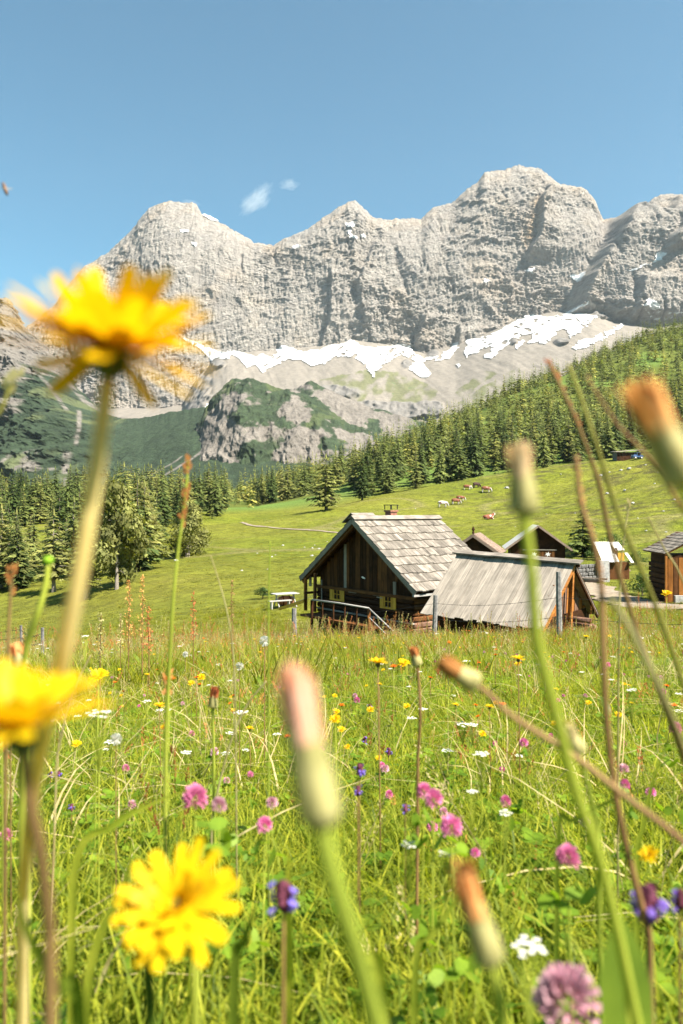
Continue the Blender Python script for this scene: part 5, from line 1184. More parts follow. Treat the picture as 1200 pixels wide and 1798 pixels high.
scatter('short_grass', 'short dense green grass carpeting the near meadow', TM, p_, g_.uniform(.7, 1.35, len(p_)), 1); print('turf', len(p_))
BMs = [proto_mesh('blade', blades(7, .07, .18, .0044, .03, .85, 5, 20 + k, .9), m_blade) for k in range(6)]
p_, g_ = spots(pw((.35, 90), (1.5, 150), (4, 110), (10, 60), (20, 34), (36, 20)), .35, 38, 2, 1.5, patch=lambda x, d: np.clip(.55 + 1.2 * fbm(x / .9, d / 1.1, o=3, seed=301), .12, 1))
scatter('long_grass', 'longer green grass blades of the meadow', BMs, p_, g_.uniform(.6, 1.25, len(p_)) * np.interp(p_[:, 1], [.3, 2, 8, 20, 36], [.8, .9, 1.15, 1.5, 1.8]), 2); print('blades', len(p_))
TS = [proto_mesh('tussock', blades(34, .09, .26, .0075, .15, .6, 3, 40 + k), m_tuss) for k in range(5)]
p_, g_ = spots(pw((5, 6), (9, 16), (20, 13), (40, 8), (48, 0)), 5, 48, 3, 3.0)
scatter('tussocks', 'coarse grass tussocks of the lower meadow', TS, p_, g_.uniform(.6, 1.3, len(p_)) * np.clip(1 + 1.5 * fbm(p_[:, 0] / 2.5, p_[:, 1] / 2.5, o=2, seed=307), .45, 1.45), 3); print('tussock', len(p_))
PS = [proto_mesh('pasture_tuft', blades(26, .05, .16, .035, .45, .8, 2, 60 + k), m_tuss) for k in range(4)]
p_, g_ = spots(pw((30, 1.5), (60, 2.2), (120, 1.2), (235, .4)), 34, 236, 4, 8, patch=lambda x, d: np.clip(.5 + 1.3 * fbm(x / 9, d / 4, o=3, seed=302), .05, 1))
m_past = leaf('pasture_blades', (.20, .19, .022), (.105, .11, .014), .35, .6, 3, .42)
[(me_.materials.clear(), me_.materials.append(m_past)) for me_ in PS]
scatter('pasture_grass', 'cropped grass tufts of the pasture', PS, p_, g_.uniform(.5, 1.2, len(p_)), 4, .1); print('pasture', len(p_))
p_, g_ = spots(pw((.25, 480), (1.5, 330), (4, 100), (9, 30), (14, 5)), .25, 14, 5, 1.0, patch=lambda x, d: np.clip(.5 + 1.6 * fbm(x / .5, d / .6, o=3, seed=303), .05, 1))
scatter('clover_leaves', 'three-part clover leaves mixed into the grass', [trefoil_patch(k) for k in range(6)], p_, g_.uniform(.7, 1.3, len(p_)), 5); print('clover', len(p_))
p_, g_ = spots(pw((.4, 40), (2, 34), (6, 12), (20, 4), (34, 2)), .5, 34, 6, 1.0, patch=lambda x, d: np.clip(.4 + 1.8 * fbm(x / 1.5, d / 1.8, o=2, seed=304), .05, 1))
scatter('leafy_rosettes', 'broad green leaf rosettes among the grass', [rosette(k, .075 + .02 * (k % 3), .026 + .006 * (k % 2), 6 + k % 3) for k in range(6)], p_, g_.uniform(.6, 1.3, len(p_)) * np.interp(p_[:, 1], [1, 8, 30], [.7, 1.3, 2.0]), 6)
p_, g_ = spots(pw((.6, 8), (1.5, 26), (5, 24), (12, 14), (30, 8)), .6, 34, 7, 1.0)
scatter('dry_stalks', 'dry straw-coloured grass stalks with seed heads', [straw(k, .22 + .03 * (k % 4), k % 2) for k in range(8)], p_, g_.uniform(.55, 1.15, len(p_)) * np.interp(p_[:, 1], [1, 6, 14, 30], [.75, 1.0, 1.35, 1.9]), 7, .25)
def seed_mesh(k): mb = dock(k, .75); me = mb.mesh('weed'); [me.materials.append(m) for m in ((m_straw, m_rust, m_stemb, m_straw)[k % 4], m_stemb if k % 2 else m_stemg, m_broad)]; return me
WD = [seed_mesh(k) for k in range(6)]
p_, g_ = spots(pw((6, .3), (10, 1.0), (16, 2.2), (22, 3.0), (28, 3.2), (31, 0)), 11, 31, 8, .5, patch=lambda x, d: np.clip(.22 + np.exp(-((x - .2) / 2.4) ** 2) * 1.0 + .6 * np.exp(-((x - 6) / 2.5) ** 2) + .35 * (x < -1) + .9 * fbm(x / 2, d / 2, o=2, seed=305), 0, 1))
scatter('tall_weeds', 'tall seeding weeds standing in front of the big hut', WD, p_, g_.uniform(.55, 1.2, len(p_)) * np.interp(p_[:, 1], [12, 20, 27], [.7, 1.0, 1.4]), 8, .12); print('weeds', len(p_))

LY = [proto_mesh('lying_blade', blades(5, .06, .16, .0036, .05, 1.9, 5, 80 + k, 1.0), m_straw) for k in range(4)]
p_, g_ = spots(pw((.4, 70), (2, 60), (6, 28), (14, 10), (22, 3)), .4, 22, 11, 1.0, patch=lambda x, d: np.clip(.4 + 1.5 * fbm(x / .8, d / .8, o=2, seed=308), .05, 1))
scatter('dead_grass', 'pale dead grass blades lying through the green', LY, p_ + np.array([0, 0, .025]), g_.uniform(.7, 1.5, len(p_)), 11, .35)
# ------------------------------------------------------------------ flowers
def petal(mb, az, el, L, wd, r0, mi=0, curl=.3, notch=True, z0=0.0):
    ca, sa_ = math.cos(az), math.sin(az); vs = []
    for s in range(5):
        f = s / 4; e = el + curl * f; out = r0 + L * f * math.cos(el + curl * f * .5); z = z0 + L * f * math.sin(el + curl * f * .5); w_ = wd * (.55 + .45 * min(f * 2.2, 1)) * .5
        if s == 4: w_ *= .82
        vs += [(ca * out - sa_ * w_, sa_ * out + ca * w_, z), (ca * out + sa_ * w_, sa_ * out - ca * w_, z)]
    fs = [(2*s, 2*s + 1, 2*s + 3, 2*s + 2) for s in range(4)]
    if notch:
        i = len(vs); f = 1.0; out = r0 + L * 1.06 * math.cos(el + curl * .5); z = z0 + L * 1.06 * math.sin(el + curl * .5)
        for k in (.33, -.33): vs.append((ca * out - sa_ * wd * .5 * k, sa_ * out + ca * wd * .5 * k, z))
        fs += [(8, i, i + 1), (8, i + 1, 9)]
    mb.add(vs, fs, mi)
def yellow_head(seed, Rr, rings, flat=0.0, mi=0):
    g = random.Random(seed); mb = MB()
    for n, rel, e0, e1, wd in rings:
        for k in range(n):
            petal(mb, 6.283 * k / n + g.uniform(-.14, .14), g.uniform(e0, e1) + flat, Rr * rel * g.uniform(.86, 1.08), Rr * wd * g.uniform(.85, 1.15), Rr * .10, 0, g.uniform(-.1, .35), True, Rr * .02 * g.random())
    return mb
def calyx_mb(r, h, M=None, n=12):
    mb = MB(); mb.lathe([(r * .22, -h), (r * .72, -h * .86), (r * 1.0, -h * .55), (r * .86, -h * .12), (r * .98, h * .02)], n, M, 0, .06)
    for k in range(10):
        a = 6.283 * k / 10; mb.add([(M or Matrix()) @ Vector((math.cos(a + q) * r * rr, math.sin(a + q) * r * rr, z)) for q, rr, z in ((-.25, 1.06, -h * .75), (.25, 1.06, -h * .75), (0, 1.12, h * .08))], [(0, 1, 2)])
    return mb
def orient(dirv): return Vector(dirv).to_track_quat('Z', 'Y').to_matrix().to_4x4()
def stem_obj(parent, pts, r, m, base, n=8):
    mb = MB(); sp = smooth_path(pts[:-1], 7) + [Vector(pts[-2]).lerp(Vector(pts[-1]), .5), Vector(pts[-1])]; rr = [r[0] + (r[1] - r[0]) * i / (len(sp) - 1) for i in range(len(sp))]; mb.tube([Vector(p) - base for p in sp], rr, n); return mb.build('stem', m, parent, True)
def place_part(o, M): o.matrix_basis = M; return o
def foot(x, y): return Vector((x, y, gz(x, y)))
def plant(name, label, cat, tops, r, m_st, group=None, ground_at=None):
    """tops: path from the head down; the foot is put on the ground"""
    e_ = tops[-1] + (tops[-1] - tops[-2]) * .8; f = foot(*(ground_at or (e_.x, e_.y))); t = empty(name, f, label=label, cat=cat, group=group)
    pts = list(tops) + [f + Vector((0, 0, -.01))]; stem_obj(t, pts, r, m_st, f); return t, f
m_petal_near = m_yel
# 1. the large yellow flower against the mountains
d1 = .176; hc = P(196, 612, d1); st = [P(189, 668, d1), P(174, 790, d1), P(153, 930, d1 + .001), P(128, 1070, d1 + .004), P(98, 1210, d1 + .014), P(70, 1330, d1 + .04), P(52, 1450, d1 + .075), P(40, 1580, d1 + .12)]
t, f = plant('yellow_flower', 'largest yellow flower, seen from below on a thick pale stem against the mountain wall', 'flower', st, (.0019, .0024), m_stemb and leaf('pale_stem', (.72, .58, .26), (.62, .48, .18), .35, .5, 30, .05), None, None)
tilt = orient((.14, -.06, 1)); Mh = Matrix.Translation(hc - f) @ tilt
h = yellow_head(3, .0222, [(17, 1.04, -.32, .08, .24), (17, 1.02, -.05, .38, .24), (15, .97, .22, .72, .23), (13, .88, .55, 1.1, .21), (4, .95, -.75, -.45, .25)]).build('petals', m_yel, t); place_part(h, Mh)
c = calyx_mb(.0037, .0075).build('calyx', m_calyx, t, True); place_part(c, Mh)
# 2. yellow flower cut by the left edge
hc = P(38, 1272, .165); st = [P(42, 1310, .165), P(52, 1400, .168), P(72, 1500, .172), P(88, 1640, .18)]
t, f = plant('yellow_flower', 'yellow flower seen from the side, cut off by the left edge of the picture', 'flower', st, (.0013, .0017), m_stemb)
Mh = Matrix.Translation(hc - f) @ orient((-.05, -.12, 1))
h = yellow_head(8, .0180, [(18, 1.0, .05, .36, .20), (14, .85, .3, .7, .19), (11, .6, .6, 1.0, .18)]).build('petals', m_yel, t); place_part(h, Mh)
c = calyx_mb(.0033, .0072).build('calyx', m_calyx, t, True); place_part(c, Mh)
# 3. yellow flower turned to the viewer, lower left
hc = P(312, 1588, .245); st = [P(338, 1660, .252), P(342, 1740, .256), P(345, 1840, .262)]
t, f = plant('yellow_flower', 'yellow flower turned towards the viewer low in the grass at lower left', 'flower', st, (.0014, .0016), m_stemg)
Mh = Matrix.Translation(hc - f) @ orient((-.10, -.62, .78))
h = yellow_head(12, .0190, [(17, 1.0, -.05, .22, .26), (14, .8, .10, .4, .24), (11, .52, .35, .7, .22), (10, .34, .6, 1.1, .2), (9, .20, .9, 1.5, .16)]).build('petals', m_yel, t); place_part(h, Mh)
c = calyx_mb(.0036, .007).build('calyx', m_calyx, t, True); place_part(c, Mh)
st = [P(254, 1632, .25), P(260, 1700, .25), P(266, 1800, .252)]
t, f = plant('grass_stalk', 'short dark green stalk rising below the lower left yellow flower', 'grass stalk', st, (.0016, .0021), m_broad)
# faded, closed flower heads
def faded(label, tip, base, rmax, stem, m_st, sr, seed, tuft=m_rust, name='faded_flower'):
    e_ = stem[-1] + (stem[-1] - stem[-2]) * .8; f = foot(e_.x, e_.y); t = empty(name, f, label=label, cat='faded flower'); stem_obj(t, [base + (base - tip).normalized() * -rmax * .3] + stem + [f + Vector((0, 0, -.01))], sr, m_st, f)
    ax = tip - base; L = ax.length; M = Matrix.Translation(base - f) @ orient(ax)
    mb = MB(); mb.lathe([(rmax * .35, -L * .03), (rmax * .85, L * .02), (rmax, L * .10), (rmax * .96, L * .22), (rmax * .88, L * .38), (rmax * .80, L * .52), (rmax * .80, L * .60)], 14, None, 0, .07)
    g = random.Random(seed)
    for k in range(13):
        a = 6.283 * k / 13; pts_ = [(rmax * 1.05, L * .06), (rmax * .98, L * .22), (rmax * .78, L * .52)]
        mb.add([Vector((math.cos(a - .2) * pts_[0][0], math.sin(a - .2) * pts_[0][0], pts_[0][1])), Vector((math.cos(a + .2) * pts_[0][0], math.sin(a + .2) * pts_[0][0], pts_[0][1])), Vector((math.cos(a + .12) * pts_[1][0] * 1.06, math.sin(a + .12) * pts_[1][0] * 1.06, pts_[1][1])), Vector((math.cos(a) * pts_[2][0] * 1.1, math.sin(a) * pts_[2][0] * 1.1, pts_[2][1]))], [(0, 1, 2, 3)])
    b = mb.build('calyx', m_budg, t, True); b.matrix_basis = M
    mb = MB()
    for k in range(70):
        a = g.uniform(0, 6.283); r0 = rmax * .90 * math.sqrt(g.random()); r1 = r0 * g.uniform(.85, 1.3); z0, z1 = L * .50, L * g.uniform(.82, 1.03); w_ = rmax * .16; a2 = a + g.uniform(-.4, .4)
        mb.add([(math.cos(a) * r0 - math.sin(a) * w_, math.sin(a) * r0 + math.cos(a) * w_, z0), (math.cos(a) * r0 + math.sin(a) * w_, math.sin(a) * r0 - math.cos(a) * w_, z0), (math.cos(a2) * r1 + math.sin(a2) * w_, math.sin(a2) * r1 - math.cos(a2) * w_, z1), (math.cos(a2) * r1 - math.sin(a2) * w_ * .6, math.sin(a2) * r1 + math.cos(a2) * w_ * .6, z1 * g.uniform(.96, 1.0))], [(0, 1, 2, 3)])
    b = mb.build('withered_tuft', tuft, t); b.matrix_basis = M
    return t
m_budg = leaf('bud_green', (.47, .41, .18), (.30, .27, .10), .25, .6, 120, .08)
m_tuftp = leaf('withered_tuft', (.78, .50, .36), (.68, .34, .20), .35, .7, 160, .12, tcol=(1.1, .95, .75))
m_tufto = leaf('orange_tuft', (.80, .42, .15), (.66, .29, .09), .35, .7, 160, .12, tcol=(1.1, .95, .7))
m_tuftw = leaf('cream_tuft', (.74, .56, .34), (.66, .42, .22), .35, .7, 160, .12, tcol=(1, .95, .8))
faded('large faded flower head with pinkish brown tuft in the middle of the meadow', P(512, 1166, .135), P(566, 1448, .130), .0037, [P(578, 1510, .131), P(600, 1590, .134), P(622, 1660, .138), P(650, 1760, .145), P(690, 1900, .155)], m_stemg, (.0016, .0020), 1, m_tuftp)
faded('upright faded flower head with cream tip above the board-roofed shed', P(912, 778, .205), P(921, 902, .205), .0038, [P(924, 930, .205), P(933, 1000, .206), P(943, 1120, .210), P(975, 1250, .215), P(1012, 1390, .222), P(1050, 1500, .23), P(1085, 1640, .24), P(1125, 1830, .25)], m_stemg, (.0014, .0018), 2, m_tuftw)
faded('orange-tipped faded flower head leaning in from the right edge', P(1118, 668, .150), P(1205, 850, .150), .0040, [P(1222, 900, .15), P(1245, 1010, .152), P(1262, 1200, .16)], m_stemg, (.0017, .0020), 3, m_tufto)
faded('low faded flower head with rusty tuft in the grass at lower right', P(808, 1520, .185), P(862, 1690, .185), .0038, [P(872, 1730, .186), P(884, 1800, .19)], m_stemg, (.0014, .0018), 4, m_tufto)
faded('closed green flower bud nodding on a long reddish stem that slants to the right', P(772, 1160, .30), P(838, 1203, .30), .0042, [P(862, 1222, .30), P(905, 1262, .30), P(1000, 1322, .298), P(1100, 1400, .294), P(1200, 1478, .29), P(1290, 1560, .285)], leaf('reddish_stem', (.27, .17, .07), (.18, .10, .045), .2, .6, 30, .1), (.0011, .0014), 5, m_rust)
faded('small dark green bud behind the long pale stem at right', P(988, 1268, .40), P(1018, 1322, .40), .0048, [P(1030, 1370, .40), P(1050, 1450, .41)], m_stemg, (.0011, .0014), 6, m_straw)
faded('small brownish bud on a thin dark stem right of the sharp yellow flower', P(726, 1136, .75), P(733, 1168, .75), .0052, [P(736, 1200, .75), P(738, 1260, .75), P(734, 1330, .76)], m_stemb, (.0013, .0016), 7, m_rust)
faded('small upright bud with reddish tip left of the large faded head', P(378, 1206, .95), P(374, 1242, .95), .006, [P(375, 1290, .95), P(376, 1400, .96)], m_stemg, (.0016, .0019), 8, m_rust)
faded('reddish faded head low at the left edge above the cut yellow flower', P(28, 1130, .60), P(38, 1170, .60), .006, [P(44, 1210, .6), P(50, 1300, .61)], m_stemg, (.0015, .0018), 9, m_tufto)
# green round bud at left
hc = P(85, 985, .42); st = [P(85, 993, .42), P(80, 1030, .42), P(66, 1080, .42), P(48, 1130, .425), P(40, 1190, .43)]
t, f = plant('flower_bud', 'small round bright green bud on a curved stem at the left', 'flower bud', st, (.0015, .0020), m_stemg)
mb = MB(); mb.lathe([(.0012, -.0022), (.0026, -.0012), (.0030, .0004), (.0026, .0020), (.0010, .0028)], 12, None, 0, .05); o = mb.build('bud', leaf('fresh_bud', (.22, .38, .02), (.15, .28, .015), .2, .5, 200, .05), t, True); o.matrix_basis = Matrix.Translation(hc - f)
# bare and seeding stalks
def stalk(label, pts, r, m, spikelets=0, sr=(0, .4), sm=None, name='grass_stalk', seed=0, ss=.004, spread=.0015):
    t, f = plant(name, label, 'grass stalk', pts, r, m)
    if spikelets:
        sp = smooth_path(pts, 10); g = random.Random(seed); mb = MB()
        for k in range(spikelets):
            p = sp[int(g.uniform(*sr) * (len(sp) - 1))] - f; a = g.uniform(0, 6.28); c = p + Vector((math.cos(a) * spread, math.sin(a) * spread, 0)); s = ss * g.uniform(.7, 1.3)
            mb.add([c + Vector((-s * .3, 0, 0)), c + Vector((s * .3, 0, 0)), c + Vector((math.cos(a) * s * .35 + s * .2, 0, s)), c + Vector((math.cos(a) * s * .5 - s * .2, 0, s * .9))], [(0, 1, 2, 3)])
        mb.build('seed_spike', sm or m_rust, t)
    return t
m_ol = leaf('olive_stem', (.27, .25, .055), (.20, .18, .04), .2, .6, 30, .1)
stalk('tall thin grass stalk with reddish seed spike left of the big hut', [P(331, 808, .62), P(325, 880, .62), P(314, 960, .62), P(304, 1060, .62), P(298, 1160, .63), P(292, 1270, .64)], (.0009, .0017), m_stemg, 40, (.0, .35), m_rust, seed=1)
stalk('dark brownish stalk slanting across the forest at upper right', [P(962, 636, .40), P(985, 680, .40), P(1010, 735, .40), P(1035, 800, .405), P(1052, 850, .41), P(1075, 960, .42), P(1110, 1080, .43), P(1160, 1220, .45), P(1210, 1360, .47)], (.0010, .0015), m_stemb, 34, (.0, .28), m_rust, seed=2, ss=.0022, spread=.0007)
stalk('olive green stalk beside the dark slanting stalk at upper right', [P(998, 640, 0.360), P(1020, 700, 0.360), P(1050, 790, 0.360), P(1085, 900, 0.369), P(1130, 1010, 0.378), P(1180, 1140, 0.396), P(1230, 1300, 0.414)], (.0010, .0014), m_ol, seed=3)
stalk('thin faint stalk crossing the forest below the orange-tipped head', [P(1030, 660, 0.306), P(1080, 740, 0.306), P(1135, 800, 0.306), P(1190, 880, 0.310), P(1260, 1000, 0.324)], (.0006, .0009), m_stemb, seed=4)
stalk('brown knotted stalk rising through the farm track at right', [P(1012, 800, .33), P(1020, 880, .33), P(1042, 950, .33), P(1056, 1030, .33), P(1060, 1150, .33), P(1066, 1270, .335), P(1082, 1400, .34), P(1108, 1520, .35), P(1140, 1640, .36)], (.0011, .0017), m_stemb, 20, (.05, .35), m_tufto, seed=5, ss=.002, spread=.0008)
stalk('yellowish dry stalk leaning right of the brown knotted stalk', [P(1072, 1050, .26), P(1110, 1110, .26), P(1150, 1190, .26), P(1180, 1260, .262), P(1220, 1360, .27)], (.0010, .0014), m_straw, seed=6)
stalk('fine pale grass stalk in front of the upper pasture at right', [P(1106, 880, .9), P(1098, 930, .9), P(1090, 1000, .9), P(1088, 1100, .9), P(1086, 1200, .92)], (.0008, .0012), m_straw, 10, (0, .2), m_straw, seed=7)
stalk('pale bent grass stalk before the roof of the right-hand hut', [P(1138, 908, .8), P(1165, 960, .8), P(1195, 1010, .8), P(1225, 1100, .8), P(1240, 1250, .82)], (.0008, .0012), m_straw, seed=8)
stalk('slender pale stalk bending over the meadow left of the big hut', [P(370, 975, .95), P(386, 1025, .95), P(400, 1080, .95), P(410, 1150, .96), P(414, 1250, .97)], (.0007, .0011), m_straw, seed=9)
stalk('upright thin green stalk just left of the big hut', [P(475, 950, .9), P(473, 1020, .9), P(472, 1100, .9), P(472, 1200, .91)], (.0007, .0011), m_stemg, seed=10)
stalk('dark stalk at the far left edge', [P(22, 1000, .5), P(18, 1060, .5), P(14, 1150, .5), P(10, 1300, .51)], (.0010, .0014), m_stemb, 16, (0, .3), m_rust, seed=11)
stalk('olive stalk left of the round green bud', [P(2, 720, .35), P(14, 690, .35), P(30, 660, .35)][::-1] + [P(-40, 800, .35), P(-60, 1100, .36)], (.0007, .0010), m_ol, 14, (0, .3), m_straw, seed=12)
stalk('grey-green stalk leaning between the thick pale stem and the grass', [P(160, 1150, .8), P(140, 1190, .8), P(118, 1250, .8), P(100, 1330, .81)], (.0008, .0012), m_straw, seed=13)
stalk('long straw stalk lying slantwise in the middle meadow', [P(468, 1196, 1.0), P(430, 1245, 1.0), P(400, 1320, 1.0), P(376, 1420, 1.0), P(372, 1450, 1.0)], (.0012, .0016), m_straw, seed=14)
stalk('thin brown stalk with drooping orange seed head at left', [P(296, 1180, .9), P(294, 1220, .9), P(293, 1290, .9), P(292, 1360, .91)], (.0014, .0016), m_stemb, 40, (0, .35), m_tufto, seed=15, ss=.0042, spread=.004)
for k, (px, pt, d, hh, lab) in enumerate(((226, 1020, 5.5, 0, 'rusty seeding dock left of its twin'), (250, 1012, 5.4, 0, 'taller rusty seeding dock right of its twin'), (340, 1040, 6.0, 0, 'rusty seeding dock before the pasture right of the tall grass stalk'), (262, 1070, 5.2, 0, 'short reddish seeding dock below the two tall rusty docks'), (408, 1020, 7.5, 0, 'dark thin seeding stalk beside the pale bent grass'), (212, 1078, 6.5, 0, 'greyish seeding weed left of the rusty docks'), (176, 1080, 4.6, 0, 'greenish seeding weed behind the thick pale stem'))):
    tp = P(px, pt, d); zg = gz(tp.x, d); hgt = tp.z - zg; t = empty('dock_plant', (tp.x, d, zg), k, lab, 'dock plant', 'seeding docks in the left meadow'); mb = dock(70 + k, hgt)
    st_ = MB(); st_.tube([(0, 0, 0), (0, 0, hgt * .5), (.01, 0, hgt)], [.005, .004, .002], 5); st_.build('stem', m_stemb, t)
    hd = MB(); g = random.Random(90 + k)
    for q in range(150):
        f_ = g.uniform(.45, 1.0); a = g.uniform(0, 6.28); br = .06 * (1.12 - f_) * g.random() + .004; c_ = Vector((math.cos(a) * br, math.sin(a) * br, f_ * hgt + br)); s_ = .011
        hd.add([c_ + Vector((g.uniform(-s_, s_), g.uniform(-s_, s_), g.uniform(-s_, s_))) for _ in range(3)], [(0, 1, 2)])
    hd.build('seed_spike', (m_tufto, m_tufto, m_rust, m_rust, m_stemb, m_straw, m_straw)[k], t)
# broad leaf at lower right, folded along its rib
t = empty('broad_leaf', foot(*P(1118, 1860, .27).xy), label='large broad green leaf standing folded at the lower right', cat='leaf'); f = t.location.copy()
L_, R_ = [], []; mb = MB(); prof = [(1.0, 0), (.9, .012), (.72, .019), (.5, .021), (.28, .018), (.1, .010), (0, .003)]
ptsr = [P(1085, 1608, .262), P(1088, 1650, .262), P(1092, 1700, .262), P(1100, 1760, .263), P(1108, 1830, .264), P(1114, 1900, .266), P(1118, 1980, .268)]; vs = []
for p, wl, wr in zip(ptsr, (.001, .006, .010, .011, .011, .009, .003), (.001, .006, .010, .012, .011, .009, .003)): q = p - f; vs += [q + Vector((-wl, -.006 * wl / .011, .0)), q, q + Vector((wr, .007 * wr / .012, .001))]
mb.add(vs, [(3*i + a, 3*i + a + 1, 3*i + a + 4, 3*i + a + 3) for i in range(6) for a in (0, 1)]); mb.build('leaf_blade', m_broad, t, True)
mb = MB(); mb.tube([ptsr[0] - f, ptsr[3] - f, ptsr[6] - f, Vector((0, 0, -.005))], [.0004, .0008, .0012, .0014], 6); mb.build('midrib', m_stemg, t, True)
# big single blades of grass in the foreground
def big_blade(label, pts, wd):
    f = foot(pts[-1].x, pts[-1].y); pp = smooth_path([Vector(p) for p in pts] + [f + Vector((0, 0, -.01))], 6); mb = MB(); vs = []; n = len(pp)
    for i, p in enumerate(pp):
        t_ = (pp[min(i + 1, n - 1)] - pp[max(i - 1, 0)]).normalized(); s = t_.cross(Vector((0, 1, .3))).normalized(); w_ = wd * min(1, (i + .3) / (n * .45)) * .5; vs += [p - f - s * w_, p - f + Vector((0, w_ * .4, 0)), p - f + s * w_]
    mb.add(vs, [(3*i + a, 3*i + a + 1, 3*i + a + 4, 3*i + a + 3) for i in range(n - 1) for a in (0, 1)]); o = mb.build('tall_grass', m_blade, None, True); o.location = f; tag(o, label, 'grass'); return o
big_blade('long bluish grass blade arching left of the pink clover', [P(340, 1385, .62), P(270, 1410, .60), P(200, 1450, .58), P(130, 1540, .57)], .006)
big_blade('broad upright grass blade beside the violet flower at lower centre', [P(508, 1478, .42), P(506, 1560, .42), P(504, 1680, .42), P(503, 1800, .425)], .007)
big_blade('grass blade slanting from the violet flower to the lower left', [P(452, 1580, .36), P(430, 1650, .36), P(410, 1760, .36)], .005)
big_blade('blurred grass blade at the lower left edge', [P(30, 1560, .24), P(50, 1640, .24), P(100, 1740, .245), P(140, 1840, .25)], .005)
big_blade('blurred upright grass blade left of the lower yellow flower', [P(235, 1475, .5), P(215, 1560, .5), P(170, 1660, .5), P(150, 1800, .5)], .006)
big_blade('grass blade leaning left under the large faded head', [P(600, 1620, .25), P(640, 1700, .255), P(670, 1800, .26)], .005)
big_blade('long grass blade crossing to the right under the middle clovers', [P(880, 1500, .55), P(820, 1560, .54), P(760, 1640, .53), P(730, 1700, .53)], .005)
big_blade('pale dry grass blade lying across the meadow at right', [P(1160, 1380, .6), P(1100, 1395, .6), P(1010, 1440, .6), P(980, 1480, .6)], .004)
big_blade('upright grass blade at the right edge below the slanting reddish stem', [P(1180, 1290, .7), P(1150, 1360, .7), P(1130, 1450, .7), P(1120, 1520, .7)], .005)

# flower kinds
def clover_parts(r, seed, pal=False):
    g = random.Random(seed); mb = MB()
    for k in range(70):
        z = 1 - 1.75 * (k + .5) / 70; a = k * 2.39996; rr = math.sqrt(max(0, 1 - z * z)); dv = Vector((rr * math.cos(a), rr * math.sin(a), z + .25)).normalized()
        c = Vector((dv.x * r * .42, dv.y * r * .42, dv.z * r * .5)); tip = Vector((dv.x * r, dv.y * r, dv.z * r * 1.12)) * g.uniform(.88, 1.08); s = dv.orthogonal().normalized() * r * .13; s2 = dv.cross(s)
        mb.add([c - s * .6, c + s * .6, tip + s * .9, tip - s * .9, (c + tip) / 2 + s2 * 1.2], [(0, 1, 2, 3), (0, 4, 3), (1, 2, 4)])
    return mb
def leaves_tref(mb, z, s, seed, mi=0):
    g = random.Random(seed)
    for q in range(2):
        a0 = g.uniform(0, 6.28); c0 = Vector((math.cos(a0) * s * 1.4, math.sin(a0) * s * 1.4, z + g.uniform(-.004, .004)))
        for k in range(3): aa = a0 + k * 2.094; dv = Vector((math.cos(aa), math.sin(aa), .2)); disc_leaf(mb, c0 + dv * s * .8, (g.uniform(-.3, .3), g.uniform(-.3, .3), 1), s, 7, mi, .6, dv)
def make_clover(name, seed, r, h, m):
    t = empty(name); mb = MB(); mb.tube([(0, 0, -.01), (.003, 0, h * .5), (0, 0, h - r * .5)], [.0012, .0011, .0010], 6); mb.build('stem', m_stemg, t, True)
    o = clover_parts(r, seed).build('flower_head', m, t); o.location = (0, 0, h); mb = MB(); leaves_tref(mb, h - r * 1.1, r * .85, seed); leaves_tref(mb, h * .5, r * .9, seed + 1); mb.build('foliage', m_clover, t); return t
def make_violet(name, seed, r, h):
    t = empty(name); g = random.Random(seed); mb = MB(); mb.tube([(0, 0, -.01), (0, 0, h)], [.0012, .0011], 6); mb.build('stem', m_stemb, t)
    mb = MB()
    for k in range(26): a = g.uniform(0, 6.28); z = h + g.uniform(-r * .9, r * 1.1); q = r * .5; c = Vector((math.cos(a) * q, math.sin(a) * q, z)); disc_leaf(mb, c, (math.cos(a), math.sin(a), .4), r * .28, 5, 0)
    mb.lathe([(r * .25, h - r), (r * .5, h - r * .4), (r * .48, h + r * .6), (r * .2, h + r * 1.15)], 8); mb.build('calyx', m_maroon, t)
    mb = MB()
    for k in range(9): 
        a = g.uniform(0, 6.28); z = h + g.uniform(-r * .8, r * .9); dv = Vector((math.cos(a), math.sin(a), g.uniform(-.1, .5))); c = dv * r * .9 + Vector((0, 0, z)); disc_leaf(mb, c, (dv.x * .4, dv.y * .4, 1), r * .36, 6, 0, .7, dv); disc_leaf(mb, c - Vector((0, 0, r * .3)), (dv.x, dv.y, -.2), r * .3, 6, 0)
    mb.build('floret', m_purple, t); return t
def make_yellow(name, seed, r, h, m=None):
    t = empty(name); mb = MB(); g = random.Random(seed); lean = g.uniform(-.015, .015); mb.tube([(0, 0, -.01), (lean * .4, 0, h * .5), (lean, 0, h)], [.0013, .0012, .0010], 6); mb.build('stem', m_stemb if seed % 2 else m_stemg, t, True)
    o = yellow_head(seed, r, [(15, 1.0, -.05, .35, .26), (12, .78, .2, .6, .25), (8, .5, .5, .9, .24)]).build('petals', m or m_yel, t); o.location = (lean, 0, h + .001); o.rotation_euler = (g.uniform(-.1, .45), g.uniform(-.3, .3), 0)
    o = calyx_mb(r * .24, r * .5, None, 8).build('calyx', m_calyx, t); o.location = (lean, 0, h + .001); return t
